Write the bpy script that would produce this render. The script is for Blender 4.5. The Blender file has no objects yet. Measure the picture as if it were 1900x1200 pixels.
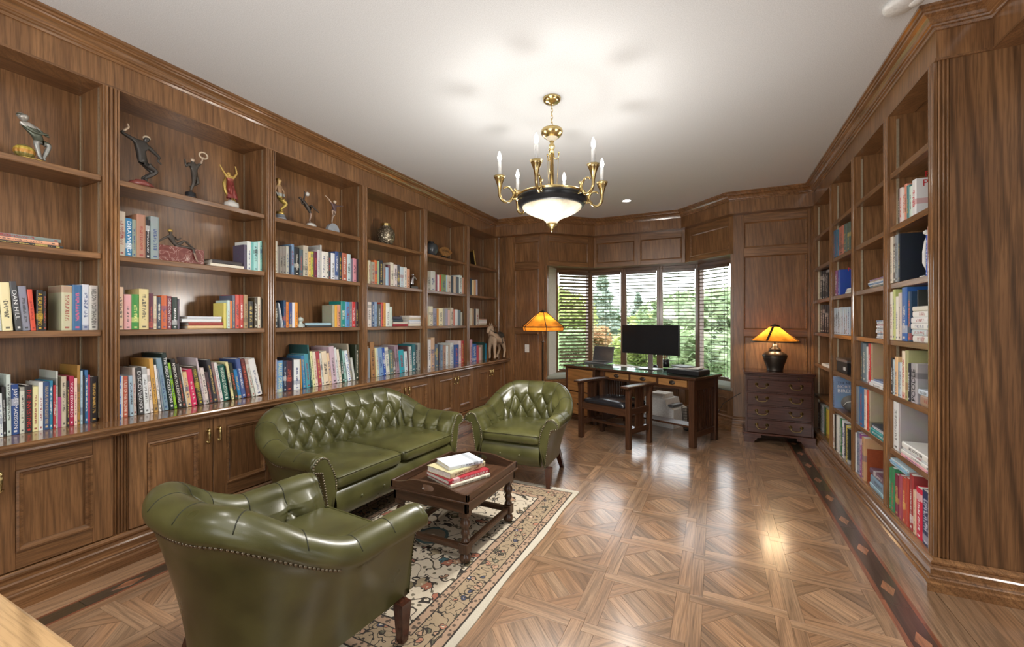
import bpy, bmesh, math, random
from mathutils import Vector, Matrix
random.seed(7)
PI = math.pi
SC = bpy.context.scene
COL = SC.collection
# ------------------------------------------------------------------ camera
F = 790.0; CAMH = 1.36; TH = math.atan(378 / F); CT, ST = math.cos(TH), math.sin(TH)
cam_data = bpy.data.cameras.new('camera'); cam_data.sensor_width = 36.0
cam_data.lens = 36.0 * F / 1900.0; cam_data.shift_y = -2.0 / 1900.0; cam_data.clip_start = 0.05
cam = bpy.data.objects.new('camera', cam_data); COL.objects.link(cam)
cam.location = (0, 0, CAMH); cam.rotation_euler = (PI / 2, 0, TH)
SC.camera = cam
# ------------------------------------------------------------------ world: bright overcast sky
W = bpy.data.worlds.new('sky'); SC.world = W; W.use_nodes = True
wn = W.node_tree.nodes; wl = W.node_tree.links; wn.clear()
wo = wn.new('ShaderNodeOutputWorld'); wb = wn.new('ShaderNodeBackground')
wb.inputs['Color'].default_value = (0.90, 0.95, 1.0, 1); wb.inputs['Strength'].default_value = 6.2
wl.new(wb.outputs[0], wo.inputs[0])
SC.view_settings.view_transform = 'Standard'; SC.view_settings.look = 'None'
SC.view_settings.exposure = 0.08; SC.view_settings.gamma = 1.0; SC.view_settings.use_curve_mapping = False
cy = SC.cycles
cy.use_denoising = True; cy.max_bounces = 7; cy.diffuse_bounces = 4; cy.glossy_bounces = 3
cy.transmission_bounces = 4; cy.transparent_max_bounces = 12; cy.sample_clamp_indirect = 6.0
cy.caustics_reflective = False; cy.caustics_refractive = False
DOWNLIGHT_W = 14.0; CANDLE_W = 2.2; BOWL_W = 60.0
def area_light(name, loc, aim, sx, sy, w, col=(1, 1, 1)):
    ld = bpy.data.lights.new(name, 'AREA'); ld.shape = 'RECTANGLE'; ld.size = sx; ld.size_y = sy; ld.energy = w; ld.color = col
    lo = bpy.data.objects.new(name, ld); COL.objects.link(lo); lo.location = loc; lo.rotation_euler = (Vector(aim) - Vector(loc)).to_track_quat('-Z', 'Y').to_euler(); return lo
area_light('ceiling_bounce_fill', (-.95, -.9, 1.7), (-1.0, -.2, 3.2), 1.6, 1.2, 60., (1., .99, .97))      # added unseen fill lamp, bounced off the ceiling for even brightness
area_light('rear_fill_light', (-.6, -2.5, 1.55), (-1.0, 3., 1.3), 2.4, 1.6, 42., (.95, .98, 1.))  # added fill light behind the viewer, no known source there
area_light('passage_fill_light', (4.6, .4, 1.6), (0., 1.6, 1.2), 1.8, 1.8, 38., (.95, .98, 1.))  # added fill light for the passage side, its source is made up
HC = 2.95          # ceiling height
# ------------------------------------------------------------------ pixel <-> place helpers (frame 1900 x 1200)
def ray(px, py):
    u = (px - 950) / F; v = (598 - py) / F
    return (u * CT - ST, u * ST + CT, v)
def onX(px, py, X):
    d = ray(px, py); t = X / d[0]; return Vector((X, t * d[1], CAMH + t * d[2]))
def onY(px, py, Y):
    d = ray(px, py); t = Y / d[1]; return Vector((t * d[0], Y, CAMH + t * d[2]))
def onZ(px, py, Z=0.0):
    d = ray(px, py); t = (Z - CAMH) / d[2]; return Vector((t * d[0], t * d[1], Z))
# ------------------------------------------------------------------ materials
MATS = {}
def hexc(h):
    r = [int(h[i:i + 2], 16) / 255 for i in (0, 2, 4)]
    return tuple(c / 12.92 if c < .04045 else ((c + .055) / 1.055) ** 2.4 for c in r)
class NT:
    def __init__(s, name):
        s.m = bpy.data.materials.new(name); s.m.use_nodes = True; s.t = s.m.node_tree; s.t.nodes.clear()
        s.out = s.t.nodes.new('ShaderNodeOutputMaterial'); MATS[name] = s.m
    def n(s, typ, **kw):
        nd = s.t.nodes.new('ShaderNode' + typ)
        for k, v in kw.items():
            if k.startswith('i_'):
                key = k[2:].replace('_', ' ')
                nd.inputs[key].default_value = v
            elif k.startswith('x'):
                nd.inputs[int(k[1:])].default_value = v
            else: setattr(nd, k, v)
        return nd
    def l(s, a, b): s.t.links.new(a, b)
    def bsdf(s, color=(.5, .5, .5), rough=.5, metal=0.0, **kw):
        b = s.n('BsdfPrincipled'); b.inputs['Base Color'].default_value = (*color[:3], 1)
        b.inputs['Roughness'].default_value = rough; b.inputs['Metallic'].default_value = metal
        for k, v in kw.items(): b.inputs[k.replace('_', ' ')].default_value = v
        s.l(b.outputs[0], s.out.inputs[0]); return b
    def ramp(s, stops, interp='LINEAR'):
        r = s.n('ValToRGB'); cr = r.color_ramp; cr.interpolation = interp
        while len(cr.elements) < len(stops): cr.elements.new(.5)
        for e, (p, c) in zip(cr.elements, stops):
            e.position = p; e.color = (*c[:3], 1) if len(c) >= 3 else (c[0], c[0], c[0], 1)
        return r
    def math(s, op, a=None, b=None, clamp=False):
        m = s.n('Math', operation=op, use_clamp=clamp)
        for i, v in enumerate((a, b)):
            if v is None: continue
            if isinstance(v, (int, float)): m.inputs[i].default_value = v
            else: s.l(v, m.inputs[i])
        return m.outputs[0]
    def mix(s, fac, a, b, mode='MIX'):
        m = s.n('MixRGB', blend_type=mode)
        for i, v in enumerate((fac, a, b)):
            if isinstance(v, (int, float)): m.inputs[i].default_value = v
            elif isinstance(v, tuple): m.inputs[i].default_value = (*v[:3], 1)
            else: s.l(v, m.inputs[i])
        return m.outputs[0]
def plain(name, color, rough=.5, metal=0., bump=0., bscale=60., **kw):
    if name in MATS: return MATS[name]
    if isinstance(color, str): color = hexc(color)
    t = NT(name); b = t.bsdf(color, rough, metal, **kw)
    tc = t.n('TexCoord'); no = t.n('TexNoise', i_Scale=bscale, i_Detail=3.); t.l(tc.outputs['Object'], no.inputs['Vector'])
    r = t.ramp([(.3, tuple(c * .88 for c in color)), (.7, tuple(min(1, c * 1.1) for c in color))])
    t.l(no.outputs['Fac'], r.inputs[0]); t.l(r.outputs[0], b.inputs['Base Color'])
    if bump:
        bp = t.n('Bump', i_Strength=bump, i_Distance=.002); t.l(no.outputs['Fac'], bp.inputs['Height']); t.l(bp.outputs[0], b.inputs['Normal'])
    return t.m
def wood(name, dark, light, axis='z', rough=.32, coat=.25, scale=1., uv=False, cath=.22, jitter=.16, streak=.42):
    """oak-like grain running along one axis (or along U of a UV map)"""
    if name in MATS: return MATS[name]
    if isinstance(dark, str): dark = hexc(dark)
    if isinstance(light, str): light = hexc(light)
    t = NT(name); b = t.bsdf(light, rough, 0.); b.inputs['Coat Weight'].default_value = coat; b.inputs['Coat Roughness'].default_value = .19 if uv else .14; b.inputs['Coat IOR'].default_value = 2.0 if uv else 1.5
    tc = t.n('TexCoord'); oi = t.n('ObjectInfo')
    src = tc.outputs['UV'] if uv else tc.outputs['Object']
    off = t.n('VectorMath', operation='ADD')
    t.l(src, off.inputs[0])
    if not uv:
        sc = t.n('VectorMath', operation='SCALE'); cmb = t.n('CombineXYZ')
        for i in range(3): t.l(oi.outputs['Random'], cmb.inputs[i])
        t.l(cmb.outputs[0], sc.inputs[0]); sc.inputs['Scale'].default_value = 7.3
        t.l(sc.outputs[0], off.inputs[1])
    def mp(along, across):
        m = t.n('Mapping'); v = [across * scale] * 3; v[{'x': 0, 'y': 1, 'z': 2}[axis]] = along * scale
        m.inputs['Scale'].default_value = v; t.l(off.outputs[0], m.inputs['Vector']); return m.outputs[0]
    n1 = t.n('TexNoise', i_Scale=1., i_Detail=4., i_Roughness=.6, i_Distortion=.6); t.l(mp(1.3, 9.), n1.inputs['Vector'])
    n2 = t.n('TexNoise', i_Scale=1., i_Detail=3., i_Roughness=.7); t.l(mp(5., 170.), n2.inputs['Vector'])
    wv = t.n('TexWave', wave_type='BANDS', bands_direction='DIAGONAL', i_Scale=2.6, i_Distortion=7., i_Detail=2.)
    wv.inputs['Detail Scale'].default_value = .8; t.l(mp(.45, 5.), wv.inputs['Vector'])
    mid = tuple(.5 * (a + c) for a, c in zip(dark, light))
    r = t.ramp([(.28, tuple(.35 * a + .65 * m for a, m in zip(dark, mid))), (.5, mid), (.72, light)])
    t.l(n1.outputs['Fac'], r.inputs[0])
    rw = t.ramp([(.0, (1 - cath,) * 3), (.35, (1., 1., 1.)), (1., (1., 1., 1.))]); t.l(wv.outputs['Fac'], rw.inputs[0])
    c = t.mix(1., r.outputs[0], rw.outputs[0], 'MULTIPLY')
    rp = t.ramp([(.40, (1 - streak,) * 3), (.56, (1., 1., 1.))]); t.l(n2.outputs['Fac'], rp.inputs[0])
    c = t.mix(.8, c, rp.outputs[0], 'MULTIPLY')
    if uv:
        at = t.n('VertexColor', layer_name='tone'); c = t.mix(1., c, at.outputs['Color'], 'MULTIPLY')
    else:
        jv = t.math('MULTIPLY_ADD', oi.outputs['Random'], jitter); t.t.nodes[-1].inputs[2].default_value = 1 - jitter * .5
        cj = t.n('CombineColor')
        for i in range(3): t.l(jv, cj.inputs[i])
        c = t.mix(1., c, cj.outputs[0], 'MULTIPLY')
    t.l(c, b.inputs['Base Color'])
    bp = t.n('Bump', i_Strength=.12, i_Distance=.002); t.l(n2.outputs['Fac'], bp.inputs['Height']); t.l(bp.outputs[0], b.inputs['Normal'])
    return t.m
OAK_D, OAK_L = (.135, .060, .024), (.36, .182, .076)
for ax in 'xyz': wood('oak_' + ax, OAK_D, OAK_L, ax)
wood('panel_oak_z', (.10, .045, .019), (.30, .150, .064), 'z', scale=.62, cath=.42, streak=.5)
for ax in 'xyz': wood('gloss_oak_' + ax, OAK_D, OAK_L, ax, rough=.16, coat=.6)
for ax in 'xyz': wood('mission_' + ax, (.035, .014, .007), (.115, .048, .022), ax, scale=1.6)
for ax in 'xz': wood('honey_' + ax, (.24, .105, .03), (.46, .235, .085), ax, scale=.8, cath=.2, streak=.3)
for ax in 'xyz': wood('mahogany_' + ax, (.030, .009, .006), (.105, .033, .018), ax, scale=1.5, rough=.25, coat=.4, streak=.3)
for ax in 'xyz': wood('table_' + ax, (.028, .013, .007), (.115, .055, .028), ax, scale=1.6, rough=.3)
wood('parquet', (.26, .138, .072), (.57, .355, .205), 'x', rough=.30, coat=1.0, uv=True, cath=.3)
plain('ceiling_paint', (.70, .715, .73), .9, bump=.05, bscale=200.)
plain('wall_paint', (.62, .55, .46), .85)
plain('brass', (.62, .47, .21), .25, 1.); plain('old_brass', (.42, .30, .12), .34, 1.)
plain('nail_metal', (.20, .17, .12), .3, 1.); plain('steel', (.62, .62, .64), .3, 1.)
plain('standard_metal', (.62, .52, .36), .4, .8)
plain('bronze', (.075, .062, .05), .35, .7); plain('black_leather', (.012, .014, .018), .25, bump=.15, bscale=200., Coat_Weight=.4)
plain('black_plastic', (.012, .013, .015), .35); plain('grey_plastic', (.16, .17, .18), .4); plain('white_plastic', (.75, .75, .73), .4)
plain('paper', (.78, .75, .68), .8); plain('screen', (.008, .009, .011), .25)
plain('cord', (.02, .02, .02), .6)
plain('cushion_fabric', (.36, .40, .34), .9, bump=.3, bscale=300.)
def leather(name, c):
    t = NT(name); b = t.bsdf(c, .34); b.inputs['Coat Weight'].default_value = .22; b.inputs['Coat Roughness'].default_value = .2
    tc = t.n('TexCoord'); n = t.n('TexNoise', i_Scale=6., i_Detail=3.); t.l(tc.outputs['Object'], n.inputs['Vector'])
    r = t.ramp([(.35, tuple(x * .72 for x in c)), (.65, tuple(x * 1.2 for x in c))]); t.l(n.outputs['Fac'], r.inputs[0]); t.l(r.outputs[0], b.inputs['Base Color'])
    v = t.n('TexVoronoi', i_Scale=420.); t.l(tc.outputs['Object'], v.inputs['Vector'])
    bp = t.n('Bump', i_Strength=.10, i_Distance=.001); t.l(v.outputs['Distance'], bp.inputs['Height']); t.l(bp.outputs[0], b.inputs['Normal'])
    rr = t.ramp([(.3, (.27,) * 3), (.7, (.42,) * 3)]); t.l(n.outputs['Fac'], rr.inputs[0]); t.l(rr.outputs[0], b.inputs['Roughness'])
leather('green_leather', (.078, .076, .023))
plain('seam', (.016, .017, .006), .6)
def glass(name, tint=(1, 1, 1), gloss=1.):
    t = NT(name); tr = t.n('BsdfTransparent'); tr.inputs[0].default_value = (*tint, 1)
    g = t.n('BsdfGlossy'); g.inputs['Roughness'].default_value = .02
    fr = t.n('Fresnel'); fr.inputs[0].default_value = 1.45
    geo = t.n('NewGeometry'); mx = t.n('MixShader'); t.l(t.math('MULTIPLY', t.math('MULTIPLY', fr.outputs[0], gloss), t.math('SUBTRACT', 1., geo.outputs['Backfacing'])), mx.inputs[0]); t.l(tr.outputs[0], mx.inputs[1]); t.l(g.outputs[0], mx.inputs[2]); t.l(mx.outputs[0], t.out.inputs[0])
glass('pane_glass'); glass('desk_glass', (.72, .90, .82))
def emit(name, c, s):
    t = NT(name); e = t.n('Emission'); e.inputs[0].default_value = (*c, 1); e.inputs[1].default_value = s; t.l(e.outputs[0], t.out.inputs[0]); return t.m
emit('bulb_glow', (1., .93, .82), 26.); emit('downlight_glow', (1., .95, .88), 12.)
def mica(name, c, s):
    t = NT(name); tc = t.n('TexCoord'); n = t.n('TexNoise', i_Scale=9., i_Detail=5.); t.l(tc.outputs['Object'], n.inputs['Vector'])
    r = t.ramp([(.3, tuple(x * .45 for x in c)), (.65, c)]); t.l(n.outputs['Fac'], r.inputs[0])
    tl = t.n('BsdfTranslucent'); b = t.n('BsdfPrincipled'); b.inputs['Roughness'].default_value = .3
    e = t.n('Emission'); e.inputs[1].default_value = s
    for q in (tl.inputs[0], b.inputs['Base Color'], e.inputs[0]): t.l(r.outputs[0], q)
    m1 = t.n('MixShader'); m1.inputs[0].default_value = .65; t.l(b.outputs[0], m1.inputs[1]); t.l(tl.outputs[0], m1.inputs[2])
    a = t.n('AddShader'); t.l(m1.outputs[0], a.inputs[0]); t.l(e.outputs[0], a.inputs[1]); t.l(a.outputs[0], t.out.inputs[0])
mica('amber_mica', (.90, .36, .045), .06); mica('alabaster', (.90, .80, .62), .38)
# ------------------------------------------------------------------ mesh building
class MB:
    def __init__(s): s.v = []; s.f = []; s.sm = []; s.uv = None; s.tone = None
    def add(s, vs, fs, smooth=False, M=None):
        o = len(s.v)
        s.v.extend([tuple(M @ Vector(p)) for p in vs] if M is not None else [tuple(p) for p in vs])
        for f in fs: s.f.append(tuple(i + o for i in f)); s.sm.append(smooth)
        return s
    def box(s, x0, x1, y0, y1, z0, z1, c=0.0, M=None):
        if c <= 0:
            vs = [(x, y, z) for z in (z0, z1) for y in (y0, y1) for x in (x0, x1)]
            return s.add(vs, [(0, 2, 3, 1), (4, 5, 7, 6), (0, 1, 5, 4), (2, 6, 7, 3), (0, 4, 6, 2), (1, 3, 7, 5)], False, M)
        bm = bmesh.new(); bmesh.ops.create_cube(bm, size=1.0)
        for q in bm.verts: q.co = Vector(((x0 + x1) / 2 + q.co.x * (x1 - x0), (y0 + y1) / 2 + q.co.y * (y1 - y0), (z0 + z1) / 2 + q.co.z * (z1 - z0)))
        c = min(c, .45 * min(abs(x1 - x0), abs(y1 - y0), abs(z1 - z0)))
        bmesh.ops.bevel(bm, geom=bm.edges[:], offset=c, segments=2 if c > .004 else 1, affect='EDGES', profile=.5)
        bm.verts.index_update()
        s.add([q.co[:] for q in bm.verts], [[q.index for q in f.verts] for f in bm.faces], c > .012, M); bm.free(); return s
    def prism(s, poly, z0, z1, M=None, smooth=False):
        n = len(poly); vs = [(x, y, z0) for x, y in poly] + [(x, y, z1) for x, y in poly]
        ar = sum(poly[i][0] * poly[(i + 1) % n][1] - poly[(i + 1) % n][0] * poly[i][1] for i in range(n))
        fs = [tuple(range(n))[::-1], tuple(range(n, 2 * n))] + [(i, (i + 1) % n, n + (i + 1) % n, n + i) for i in range(n)]
        if ar < 0: fs = [f[::-1] for f in fs]
        return s.add(vs, fs, smooth, M)
    def lathe(s, prof, seg=24, M=None, smooth=True, cap=True):
        vs = []; fs = []
        for r, z in prof:
            for k in range(seg): a = 2 * PI * k / seg; vs.append((r * math.cos(a), r * math.sin(a), z))
        for i in range(len(prof) - 1):
            for k in range(seg):
                a, b = i * seg + k, i * seg + (k + 1) % seg; fs.append((a, b, b + seg, a + seg))
        if cap: fs.append(tuple(range(seg))[::-1]); fs.append(tuple(range((len(prof) - 1) * seg, len(prof) * seg)))
        return s.add(vs, fs, smooth, M)
    def tube(s, pts, rad, seg=8, M=None, cap=True):
        pts = [Vector(p) for p in pts]; n = len(pts)
        if not hasattr(rad, '__len__'): rad = [rad] * n
        vs = []; fs = []; up = None
        for i, p in enumerate(pts):
            t = (pts[min(i + 1, n - 1)] - pts[max(i - 1, 0)]).normalized()
            if up is None: up = t.orthogonal().normalized()
            up = (up - t * up.dot(t)); up = up.normalized() if up.length > 1e-6 else t.orthogonal().normalized()
            w = t.cross(up)
            for k in range(seg): a = 2 * PI * k / seg; vs.append(p + (up * math.cos(a) + w * math.sin(a)) * rad[i])
        for i in range(n - 1):
            for k in range(seg):
                a, b = i * seg + k, i * seg + (k + 1) % seg; fs.append((a, b, b + seg, a + seg))
        if cap: fs.append(tuple(range(seg))[::-1]); fs.append(tuple(range((n - 1) * seg, n * seg)))
        return s.add(vs, fs, True, M)
    def grid(s, P, closed_u=False, smooth=True, M=None, flip=False):
        nu = len(P); nv = len(P[0]); vs = [p for row in P for p in row]; fs = []
        for i in range(nu if closed_u else nu - 1):
            for j in range(nv - 1):
                a = i * nv + j; b = ((i + 1) % nu) * nv + j; f = (a, b, b + 1, a + 1); fs.append(f[::-1] if flip else f)
        return s.add(vs, fs, smooth, M)
    def sweep(s, prof, path, z=0., closed=False, smooth=False, caps=True):
        """profile [(o,z)] along plan path; o is measured to the right of travel, mitred"""
        n = len(path); rows = []
        P = [Vector(p) for p in path]
        for i in range(n):
            d0 = (P[i] - P[i - 1]).normalized() if (i > 0 or closed) else None
            d1 = (P[(i + 1) % n] - P[i]).normalized() if (i < n - 1 or closed) else None
            if d0 is None: d0 = d1
            if d1 is None: d1 = d0
            n0 = Vector((d0.y, -d0.x)); n1 = Vector((d1.y, -d1.x)); m = (n0 + n1).normalized(); k = 1 / max(.25, m.dot(n0))
            rows.append([(P[i].x + m.x * k * o, P[i].y + m.y * k * o, z + h) for o, h in prof])
        np_ = len(prof); vs = [p for r in rows for p in r]; fs = []
        for i in range(n if closed else n - 1):
            for j in range(np_):
                a = i * np_ + j; a2 = i * np_ + (j + 1) % np_; b = ((i + 1) % n) * np_ + j; b2 = ((i + 1) % n) * np_ + (j + 1) % np_
                fs.append((a, a2, b2, b))
        if caps and not closed: fs.append(tuple(range(np_))[::-1]); fs.append(tuple(range((n - 1) * np_, n * np_)))
        return s.add(vs, fs, smooth)
    def mesh(s, name, mat):
        me = bpy.data.meshes.new(name); me.from_pydata(s.v, [], s.f); me.polygons.foreach_set('use_smooth', s.sm)
        if mat is not None: me.materials.append(MATS[mat] if isinstance(mat, str) else mat)
        return me
    def build(s, name, mat, parent=None, loc=None, rot=None, fixn=True, color=None):
        me = s.mesh(name, mat)
        if fixn:
            bm = bmesh.new(); bm.from_mesh(me); bmesh.ops.recalc_face_normals(bm, faces=bm.faces[:]); bm.to_mesh(me); bm.free()
        return link(name, me, parent, loc, rot, color)
def link(name, me, parent=None, loc=None, rot=None, color=None):
    o = bpy.data.objects.new(name, me); COL.objects.link(o)
    if parent is not None: o.parent = parent
    if loc is not None: o.location = loc
    if rot is not None: o.rotation_euler = rot
    if color is not None: o.color = (*color[:3], 1)
    return o
def tag(o, label, cat, group=None, kind=None):
    o['label'] = label; o['category'] = cat
    if group: o['group'] = group
    if kind: o['kind'] = kind
    return o
def thing(name, label, cat, loc=(0, 0, 0), rz=0., group=None):
    o = bpy.data.objects.new(name, None); COL.objects.link(o); o.empty_display_size = .05
    o.location = loc; o.rotation_euler = (0, 0, rz); return tag(o, label, cat, group)
def struct(o): o['kind'] = 'structure'; return o
def TR(x=0, y=0, z=0, rz=0, rx=0, ry=0): return Matrix.Translation((x, y, z)) @ Matrix.Rotation(rz, 4, 'Z') @ Matrix.Rotation(ry, 4, 'Y') @ Matrix.Rotation(rx, 4, 'X')
def text_mesh(body, size, mat, thick=.0006, align='CENTER'):
    cu = bpy.data.curves.new('lettering', 'FONT'); cu.body = body; cu.size = size; cu.extrude = thick; cu.align_x = align; cu.align_y = 'CENTER'; cu.resolution_u = 2
    ob = bpy.data.objects.new('lettering', cu); me = bpy.data.meshes.new_from_object(ob); me.materials.clear(); me.materials.append(MATS[mat] if isinstance(mat, str) else mat)
    bpy.data.objects.remove(ob); bpy.data.curves.remove(cu); return me
# ================================================================== THE SETTING
XL, XR = -3.12, 1.02            # bookcase faces
YB = 6.03                       # back wall
BAY = [(-2.34, 6.03), (-1.74, 6.63), (-.40, 6.63), (.20, 6.03)]       # room face of the bay
WINL = [(-2.365, 6.567), (-1.906, 7.026), (-.234, 7.026), (.225, 6.567)]  # window line
# ---- floor -------------------------------------------------------
m = MB(); m.box(-3.5, 5.0, -2.6, 7.2, -.06, -.005); floor = struct(m.build('floor', 'mahogany_y'))
def plank_mesh(poly, ang, tone, ins=.0007):
    """flat board: polygon in plan, grain along ang; bevelled top edge, UV along the grain"""
    n = len(poly); cxy = Vector((sum(p[0] for p in poly) / n, sum(p[1] for p in poly) / n)); ca, sa = math.cos(ang), math.sin(ang)
    def inset(p, d):
        q = Vector(p) - cxy; L = q.length; return cxy + q * ((L - d) / L)
    top = [inset(p, ins * 2.2) for p in poly]; mid = [inset(p, ins * 1.0) for p in poly]
    vs = [(p.x, p.y, 0.) for p in top] + [(p.x, p.y, -.0012) for p in mid] + [(p.x, p.y, -.006) for p in mid]
    fs = [tuple(range(n))]
    for a in (0, n):
        for i in range(n): j = (i + 1) % n; fs.append((a + i, a + n + i, a + n + j, a + j))
    ou, ov = random.random() * 40, random.random() * 40
    uv = [((x * ca + y * sa) + ou, (-x * sa + y * ca) + ov) for x, y, z in vs]
    return vs, fs, uv, tone
def finish_planks(name, items, offs=None):
    me = bpy.data.meshes.new(name); V = []; Fc = []; UV = []; T = []
    for k, (vs, fs, uv, tone) in enumerate(items):
        ox, oy = offs[k] if offs else (0, 0); o = len(V)
        V += [(x + ox, y + oy, z) for x, y, z in vs]; Fc += [tuple(i + o for i in f) for f in fs]; UV += uv; T += [tone] * len(vs)
    me.from_pydata(V, [], Fc); ul = me.uv_layers.new(name='UVMap'); ca = me.color_attributes.new('tone', 'FLOAT_COLOR', 'POINT')
    ul.data.foreach_set('uv', [c for lp in me.loops for c in UV[lp.vertex_index]])
    ca.data.foreach_set('color', [c for t in T for c in (*t, 1.)])
    me.materials.append(MATS['parquet']); return me
MOD = .4225; STW = .06
def tone(lo=.72, hi=1.18):
    k = random.uniform(lo, hi); w = random.uniform(-.05, .05); return (k * (1 + w), k, k * (1 - w))
def module_pieces():
    """one square: four pinwheel frame strips, four corner triangles, three boards of the inner diamond"""
    h = MOD / 2; i = h - STW; out = []
    out.append(([(-h, -h), (-i, -h), (-i, i), (-h, i)], PI / 2)); out.append(([(-h, i), (i, i), (i, h), (-h, h)], 0))
    out.append(([(i, -i), (h, -i), (h, h), (i, h)], PI / 2)); out.append(([(-i, -h), (h, -h), (h, -i), (-i, -i)], 0))
    for sx, sy in ((-1, -1), (1, -1), (1, 1), (-1, 1)):
        t = [(sx * i, sy * i), (0, sy * i), (sx * i, 0)]
        if (sx * sy) > 0: t = [t[0], t[1], t[2]]
        else: t = [t[0], t[2], t[1]]
        out.append((t, PI / 4 if sx * sy < 0 else -PI / 4))
    a, b = Vector((-i, 0)), Vector((0, i)); e = Vector((i, 0)) - b     # boards run along (1,-1)
    for k in range(3):
        p = a.lerp(b, k / 3); q = a.lerp(b, (k + 1) / 3); out.append(([tuple(p), tuple(p + e), tuple(q + e), tuple(q)], -PI / 4))
    return out
variants = []
for vtn in range(8):
    row = []
    for k, (poly, ang) in enumerate(module_pieces()):
        row.append(plank_mesh(poly, ang, tone(.62, .98) if 4 <= k < 8 else (tone(.8, 1.12) if k < 4 else tone(.86, 1.25))))
    variants.append(row)
vmesh = [[None] * 11 for _ in range(8)]
mods = []
for iy in range(-6, 11):
    for ix in range(-8, 1):
        cxm, cym = .516 + ix * MOD, 2.52 + iy * MOD
        if cxm < -2.65: continue
        if cym > 6.2: continue
        if cym > 5.9 and not (-2.2 < cxm < .1): continue
        d = -cxm * ST + cym * CT; r = cxm * CT + cym * ST
        vis = d > .9 and abs(r / d) < 1.25 and F * CAMH / d < 640
        mods.append((math.hypot(cxm, cym) if vis else 50 + math.hypot(cxm, cym), cxm, cym))
mods.sort(); rest = []; roffs = []
for n_, (dd, cxm, cym) in enumerate(mods):
    vtn = random.randrange(8)
    for k in range(11):
        if n_ < 27:
            if vmesh[vtn][k] is None: vmesh[vtn][k] = finish_planks('parquet_board', [variants[vtn][k]])
            link('parquet_board', vmesh[vtn][k], floor, (cxm, cym, 0))
        else: rest.append(variants[vtn][k]); roffs.append((cxm, cym))
o = link('far_parquet_boards', finish_planks('far_parquet_boards', rest, roffs), floor); o['kind'] = 'stuff'
# border strips along both long sides and across the back
def strip_boards(x0, x1, y0, y1, tn, L=.9, along='y', name='border_board'):
    if along == 'y':
        y = y0
        while y < y1 - .01:
            e = min(y1, y + L * random.uniform(.8, 1.2))
            link(name, finish_planks(name, [plank_mesh([(x0, y), (x1, y), (x1, e), (x0, e)], PI / 2, tn() if callable(tn) else tn)]), floor); y = e
    else:
        x = x0
        while x < x1 - .01:
            e = min(x1, x + L * random.uniform(.8, 1.2))
            link(name, finish_planks(name, [plank_mesh([(x, y0), (e, y0), (e, y1), (x, y1)], 0, tn() if callable(tn) else tn)]), floor); x = e
xe = .516 + MOD / 2
dk = lambda: tuple(c * random.uniform(.75, 1.1) for c in (.17, .20, .25)); rd = (.62, .34, .30)
for sg, x_in in ((1, xe), (-1, .516 - 7.5 * MOD)):
    def b_(a, b, t, L=1.1, nm='border_board'):
        xa, xb = sorted((x_in + sg * a, x_in + sg * b)); strip_boards(xa, xb, -.6, 6.0, t, L, 'y', nm)
    if sg > 0: b_(0, .022, rd, 1.6, 'red_border_strip'); b_(.022, .115, dk, .8, 'dark_border_strip'); b_(.115, .132, rd, 1.6, 'red_border_strip'); b_(.132, .27, tone, 1.3)
    else: b_(0, .05, tone, 1.2); b_(.05, .066, rd, 1.6, 'red_border_strip'); b_(.066, .15, dk, .8, 'dark_border_strip'); b_(.15, .165, rd, 1.6, 'red_border_strip'); b_(.165, .36, tone, 1.3)
# pale inlay lozenges in the dark strips
for k in range(15):
    for xc in (xe + .068, -2.761):
        y = -.1 + k * .4225 * .98
        it = plank_mesh([(xc - .03, y), (xc, y - .075), (xc + .03, y), (xc, y + .075)], PI / 2, (1.0, .72, .66))
        o = link('border_inlay', finish_planks('border_inlay', [it]), floor, (0, 0, .0006))
for k in range(14):      # boards of the passage on the right
    strip_boards(1.0 + k * .125, 1.125 + k * .125, .2, 2.95, tone, 1.7, 'y', 'passage_board')
strip_boards(-3.0, 1.0, 6.0, 6.03, tone, 1.2, 'x')
# ---- ceiling and plain walls ------------------------------------
m = MB(); m.box(-3.6, 5.0, -2.6, 7.3, HC, HC + .1); struct(m.build('ceiling', 'ceiling_paint'))
m = MB(); m.box(-3.6, -3.42, -2.6, 6.2, 0, HC); struct(m.build('wall_left', 'oak_z'))
m = MB(); m.box(-3.6, 5.0, -2.7, -2.6, 0, HC); struct(m.build('wall_front', 'wall_paint'))
m = MB(); m.box(1.36, 1.46, 2.93, 6.2, 0, HC); struct(m.build('wall_right', 'oak_z'))
m = MB(); m.box(4.9, 5.0, -2.6, 3.2, 0, HC); struct(m.build('wall_passage', 'wall_paint'))
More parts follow.
